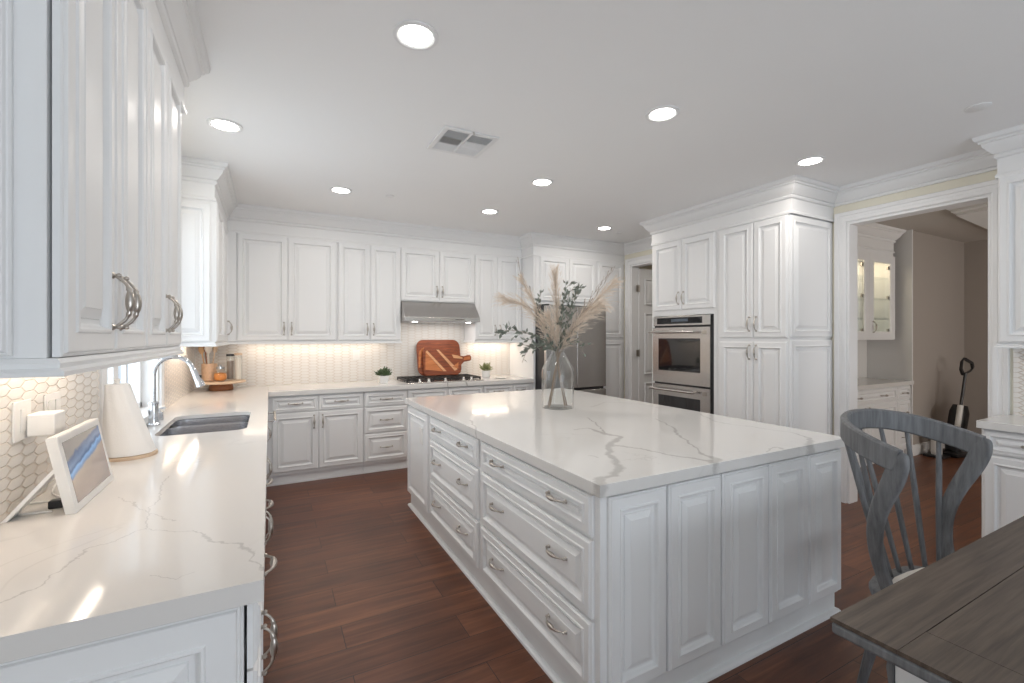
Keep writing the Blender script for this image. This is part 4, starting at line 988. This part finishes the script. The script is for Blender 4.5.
# potted plants
def leafq(m, p, d, ln, wd_, rnd):
    d = Vector(d).normalized(); s_ = d.cross(Vector((rnd.uniform(-1, 1), rnd.uniform(-1, 1), rnd.uniform(-1, 1)))).normalized(); u = s_.cross(d)
    p = Vector(p); q = p+d*ln
    m.add([p, p+d*ln*.45+s_*wd_/2+u*ln*.06, q+u*ln*-.08, p+d*ln*.45-s_*wd_/2+u*ln*.06, p+d*ln*.5-u*ln*.02], [(0, 4, 1), (1, 4, 2), (2, 4, 3), (3, 4, 0)])
def potplant(x, y, pr, ph, mt, label, seed, spread, hgt, square=False):
    rnd = random.Random(seed); t = thing('potted_plant', label, 'potted plant', (x, y, .9205))
    m = MB()
    if square:
        rs = [[Vector((px, py, z)) for px, py in rrect(-q, -q, q, q, .012, 3)] for q, z in ((pr*.85, 0), (pr, ph), (pr-.008, ph), (pr-.012, ph-.02))]
        m.rings(rs)
    else: m.lathe([(pr*.8, 0), (pr*.9, .01), (pr, ph), (pr-.008, ph), (pr-.012, ph-.015)], 24)
    obj('pot', m, CERAM, t)
    m = MB(); m.lathe([(pr*.8, ph-.0145), (pr*.5, ph-.008), (.002, ph-.006)], 14, cap1=True); obj('soil', m, SOIL, t)
    m = MB()
    for i in range(46):
        a = rnd.uniform(0, 2*PI); el = rnd.uniform(.25, 1.45); d = Vector((math.cos(a)*math.cos(el), math.sin(a)*math.cos(el), math.sin(el))); ln = rnd.uniform(.6, 1)*hgt
        b0 = Vector((math.cos(a)*pr*.3, math.sin(a)*pr*.3, ph-.01)); e1 = b0+Vector((d.x*spread*ln/hgt, d.y*spread*ln/hgt, d.z*ln))
        m.tube([b0, (b0+e1)/2+Vector((0, 0, .01)), e1], .0012, 4)
        for j in range(9):
            f_ = .3+.7*j/8; p = b0.lerp(e1, f_); leafq(m, p, d+Vector((rnd.uniform(-1, 1), rnd.uniform(-1, 1), rnd.uniform(-.5, .8))), .024, .012, rnd)
    obj('foliage', m, mt, t, smooth=0)
potplant(1.14, 5.26, .055, .085, LEAFG, 'dark leafy plant in white pot on the counter left of the cooktop', 3, .10, .105, True)
potplant(2.47, 5.36, .058, .09, LEAFY, 'yellow-green plant in white pot on the counter right of the cooktop', 5, .085, .11)
m = MB(); m.lathe([(.05, 0), (.075, .006), (.076, .009), (.05, .004)], 24, tx(2.60, 5.20, .9205)); o = obj('small_dish', m, CERAM); tag(o, 'low white dish on the counter right of the cooktop', 'dish')

# ------------------------------------------------------------------ vase and dried bouquet
VX, VY = 1.872, 2.80; VZ = .9205
vz = VX*math.sin(YAW)+VY*math.cos(YAW)
def vp(px, py, dz=0):          # point near the bouquet, dz metres farther from the camera than the vase
    z = vz+dz; r = (px-512)/F*z
    return Vector((r*math.cos(YAW)+z*math.sin(YAW), -r*math.sin(YAW)+z*math.cos(YAW), CH-(py-HY)/F*z))
t = thing('glass_vase', 'large clear bottle-shaped glass vase standing on the kitchen island', 'vase', (VX, VY, VZ))
m = MB(); m.lathe([(.0, .0), (.105, .0), (.116, .006), (.119, .02), (.119, .27), (.114, .295), (.055, .395), (.046, .41), (.044, .425), (.050, .438), (.047, .438), (.041, .425), (.043, .41), (.052, .392), (.110, .292), (.115, .27), (.115, .022), (.108, .012), (0, .010)], 48, cap0=False, cap1=False); obj('body', m, GLASS, t)
rnd = random.Random(11)
def stempath(px, py, dz, foot, bend=0):
    top = vp(px, py, dz); sd = .062 if foot[0] > 0 else -.068; c_, s_ = math.cos(YAW), math.sin(YAW)
    ft = Vector((VX+sd*c_+foot[1]*.45+rnd.uniform(-.008, .008), VY-sd*s_+foot[1]*.6+rnd.uniform(-.02, .02), VZ+.016)); nk = Vector((VX+(top.x-VX)*.05+foot[0]*-.15, VY+(top.y-VY)*.05, VZ+.43))
    nk.x = VX+max(-.03, min(.03, nk.x-VX)); nk.y = VY+max(-.03, min(.03, nk.y-VY))
    pts = smoothpath([ft, (ft+nk)/2, nk, nk.lerp(top, .5)+Vector((0, 0, bend)), top], 8)
    return pts
def plume(px, py, dz, foot, label, start, hl, bend=.04, droop=.5, dens=1500, fat=1.0):
    t = thing('pampas_stem', label, 'pampas grass', (0, 0, 0), 0, 'pampas plumes in the vase')
    pts = stempath(px, py, dz, foot, bend); m = MB(); m.tube(pts, [.0023*(1-.5*i/len(pts)) for i in range(len(pts))], 6); obj('stalk', m, STEMM, t)
    n0 = int(len(pts)*start); seg = pts[n0:]; m = MB()
    nb = dens//9
    for i in range(nb):
        f_ = (i+rnd.random())/nb; q = f_*(len(seg)-1); k_ = min(int(q), len(seg)-2); p = seg[k_].lerp(seg[k_+1], q-k_); tg = (seg[k_+1]-seg[k_]).normalized()
        env = math.sin(PI*min(1, (f_*.85+.15)))**.5 if f_ < .99 else .4
        a = rnd.uniform(0, 2*PI); o1 = tg.orthogonal().normalized(); o2 = tg.cross(o1); rad_ = o1*math.cos(a)+o2*math.sin(a)
        ln = hl*rnd.uniform(.6, 1.3)*(.4+.8*env); d = (tg+rad_*rnd.uniform(.15, .65)*fat).normalized()
        br = [p+d*ln*u+rad_*(.10*ln*u*u*fat)+Vector((0, 0, -droop*ln*.45*u*u)) for u in (0, .25, .5, .75, 1)]
        for h_ in range(24):
            u = rnd.random()*4; kk = min(int(u), 3); c_ = br[kk].lerp(br[kk+1], u-kk); bd = (br[kk+1]-br[kk]).normalized()
            rv = Vector((rnd.uniform(-1, 1), rnd.uniform(-1, 1), rnd.uniform(-1, .6))); hd = (bd*1.1+rv*.55).normalized(); hn = rnd.uniform(.018, .045)
            s_ = hd.cross(rv).normalized()*.0008; m.add([c_-s_, c_+s_, c_+hd*hn+Vector((0, 0, -.003))], [(0, 1, 2)])
    obj('plume', m, PAMPAS, t, smooth=0)
plume(555, 277, .02, (-.03, .02), 'upright pampas plume at the middle of the bouquet', .55, .13, .0, .1, 1500, .55)
plume(507, 299, .05, (.06, -.03), 'pampas plume arching low to the left, leftmost of the bouquet', .52, .13, .10, .5, 1300, .7)
plume(522, 280, -.04, (.05, .03), 'pampas plume rising to the upper left of the bouquet', .50, .09, .02, .3, 1100, .6)
plume(548, 318, -.10, (-.02, -.05), 'short pampas plume low in front of the bouquet centre', .50, .10, .02, .3, 1300, .9)
plume(612, 284, .03, (-.06, .02), 'pampas plume arching to the upper right, rightmost of the bouquet', .55, .14, .04, .55, 1500, .7)
plume(598, 306, -.06, (-.05, -.03), 'full pampas plume drooping right, in front of the refrigerator', .48, .13, .05, .6, 1700, .9)
def branch(px, py, dz, foot, label, start, ll, nl, bend=.02, grp='olive branches in the vase'):
    t = thing('olive_branch', label, 'foliage branch', (0, 0, 0), 0, grp)
    pts = stempath(px, py, dz, foot, bend); m = MB(); m.tube(pts, [.0028*(1-.6*i/len(pts)) for i in range(len(pts))], 6)
    n0 = int(len(pts)*start); seg = pts[n0:]; lm = MB(); ends = []
    for i in range(7):
        q = (i+.3)/7*(len(seg)-1); k_ = min(int(q), len(seg)-2); p = seg[k_]; tg = (seg[k_+1]-seg[k_]).normalized(); a = rnd.uniform(0, 2*PI); o1 = tg.orthogonal().normalized(); o2 = tg.cross(o1)
        e1 = p+(tg+(o1*math.cos(a)+o2*math.sin(a))*.8)*rnd.uniform(.04, .09); m.tube([p, e1], .0014, 5); ends.append((p, e1))
    for i in range(nl):
        if i % 2: a_, b_ = rnd.choice(ends); p = a_.lerp(b_, rnd.random()); tg = (b_-a_).normalized()
        else:
            q = rnd.random()*(len(seg)-1); k_ = min(int(q), len(seg)-2); p = seg[k_].lerp(seg[k_+1], q-k_); tg = (seg[k_+1]-seg[k_]).normalized()
        leafq(lm, p, tg+Vector((rnd.uniform(-1, 1), rnd.uniform(-1, 1), rnd.uniform(-.7, .9))), ll*rnd.uniform(.7, 1.1), ll*.42, rnd)
    obj('stem', m, TWIG, t); obj('foliage', lm, LEAF, t, smooth=0)
branch(566, 283, .03, (-.04, -.02), 'olive branch standing upright just right of the middle plume', .50, .05, 110, .0)
branch(578, 288, .0, (-.05, .03), 'olive branch right of centre with dense grey-green leaves', .52, .05, 100, .0)
branch(502, 330, -.04, (.05, .0), 'olive branch low at the left with leaves against the cabinets', .50, .055, 70, .05)
branch(524, 352, -.07, (.04, -.04), 'short olive branch hanging at lower left over the vase shoulder', .46, .055, 60, .05)
branch(536, 300, -.02, (.03, .04), 'olive branch behind the left plumes, mid height', .55, .045, 60, .0)
branch(583, 345, -.05, (-.04, -.05), 'small olive sprig drooping at the lower right of the vase neck', .50, .04, 26, .04)
def twig(px, py, dz, foot, label, side):
    t = thing('bare_twig', label, 'twig', (0, 0, 0), 0, 'bare twigs in the vase'); pts = stempath(px, py, dz, foot, 0)
    for i in range(14, len(pts)-1): pts[i] = pts[i]+Vector((rnd.uniform(-1, 1), rnd.uniform(-1, 1), 0))*.006
    m = MB(); m.tube(pts, [.0034*(1-.7*i/len(pts)) for i in range(len(pts))], 6)
    bm_ = m
    for i in range(18, len(pts)-1, 2):
        tg = (pts[i+1]-pts[i]).normalized(); o1 = tg.orthogonal().normalized(); o2 = tg.cross(o1); a = rnd.uniform(0, 6.28)
        e1 = pts[i]+(tg+(o1*math.cos(a)+o2*math.sin(a))*.5)*rnd.uniform(.03, .10); m.tube([pts[i], e1], .0016, 5)
        for q in (.5, .8, 1.0): c_ = pts[i].lerp(e1, q); bm_.tube([c_, c_+tg*.006, c_+tg*.014], [.001, .0032, .001], 5)
    obj('stem', m, TWIG, t)
twig(615, 266, .06, (-.05, .02), 'bare budded twig reaching farthest to the upper right', 1)
twig(604, 276, .0, (-.06, -.02), 'bare budded twig below the longest right-hand twig', 1)
twig(516, 260, .02, (.06, .02), 'bare budded twig reaching to the upper left over the plumes', -1)
twig(590, 300, -.05, (-.04, -.04), 'pale bare twig at the right, low before the plumes', 1)
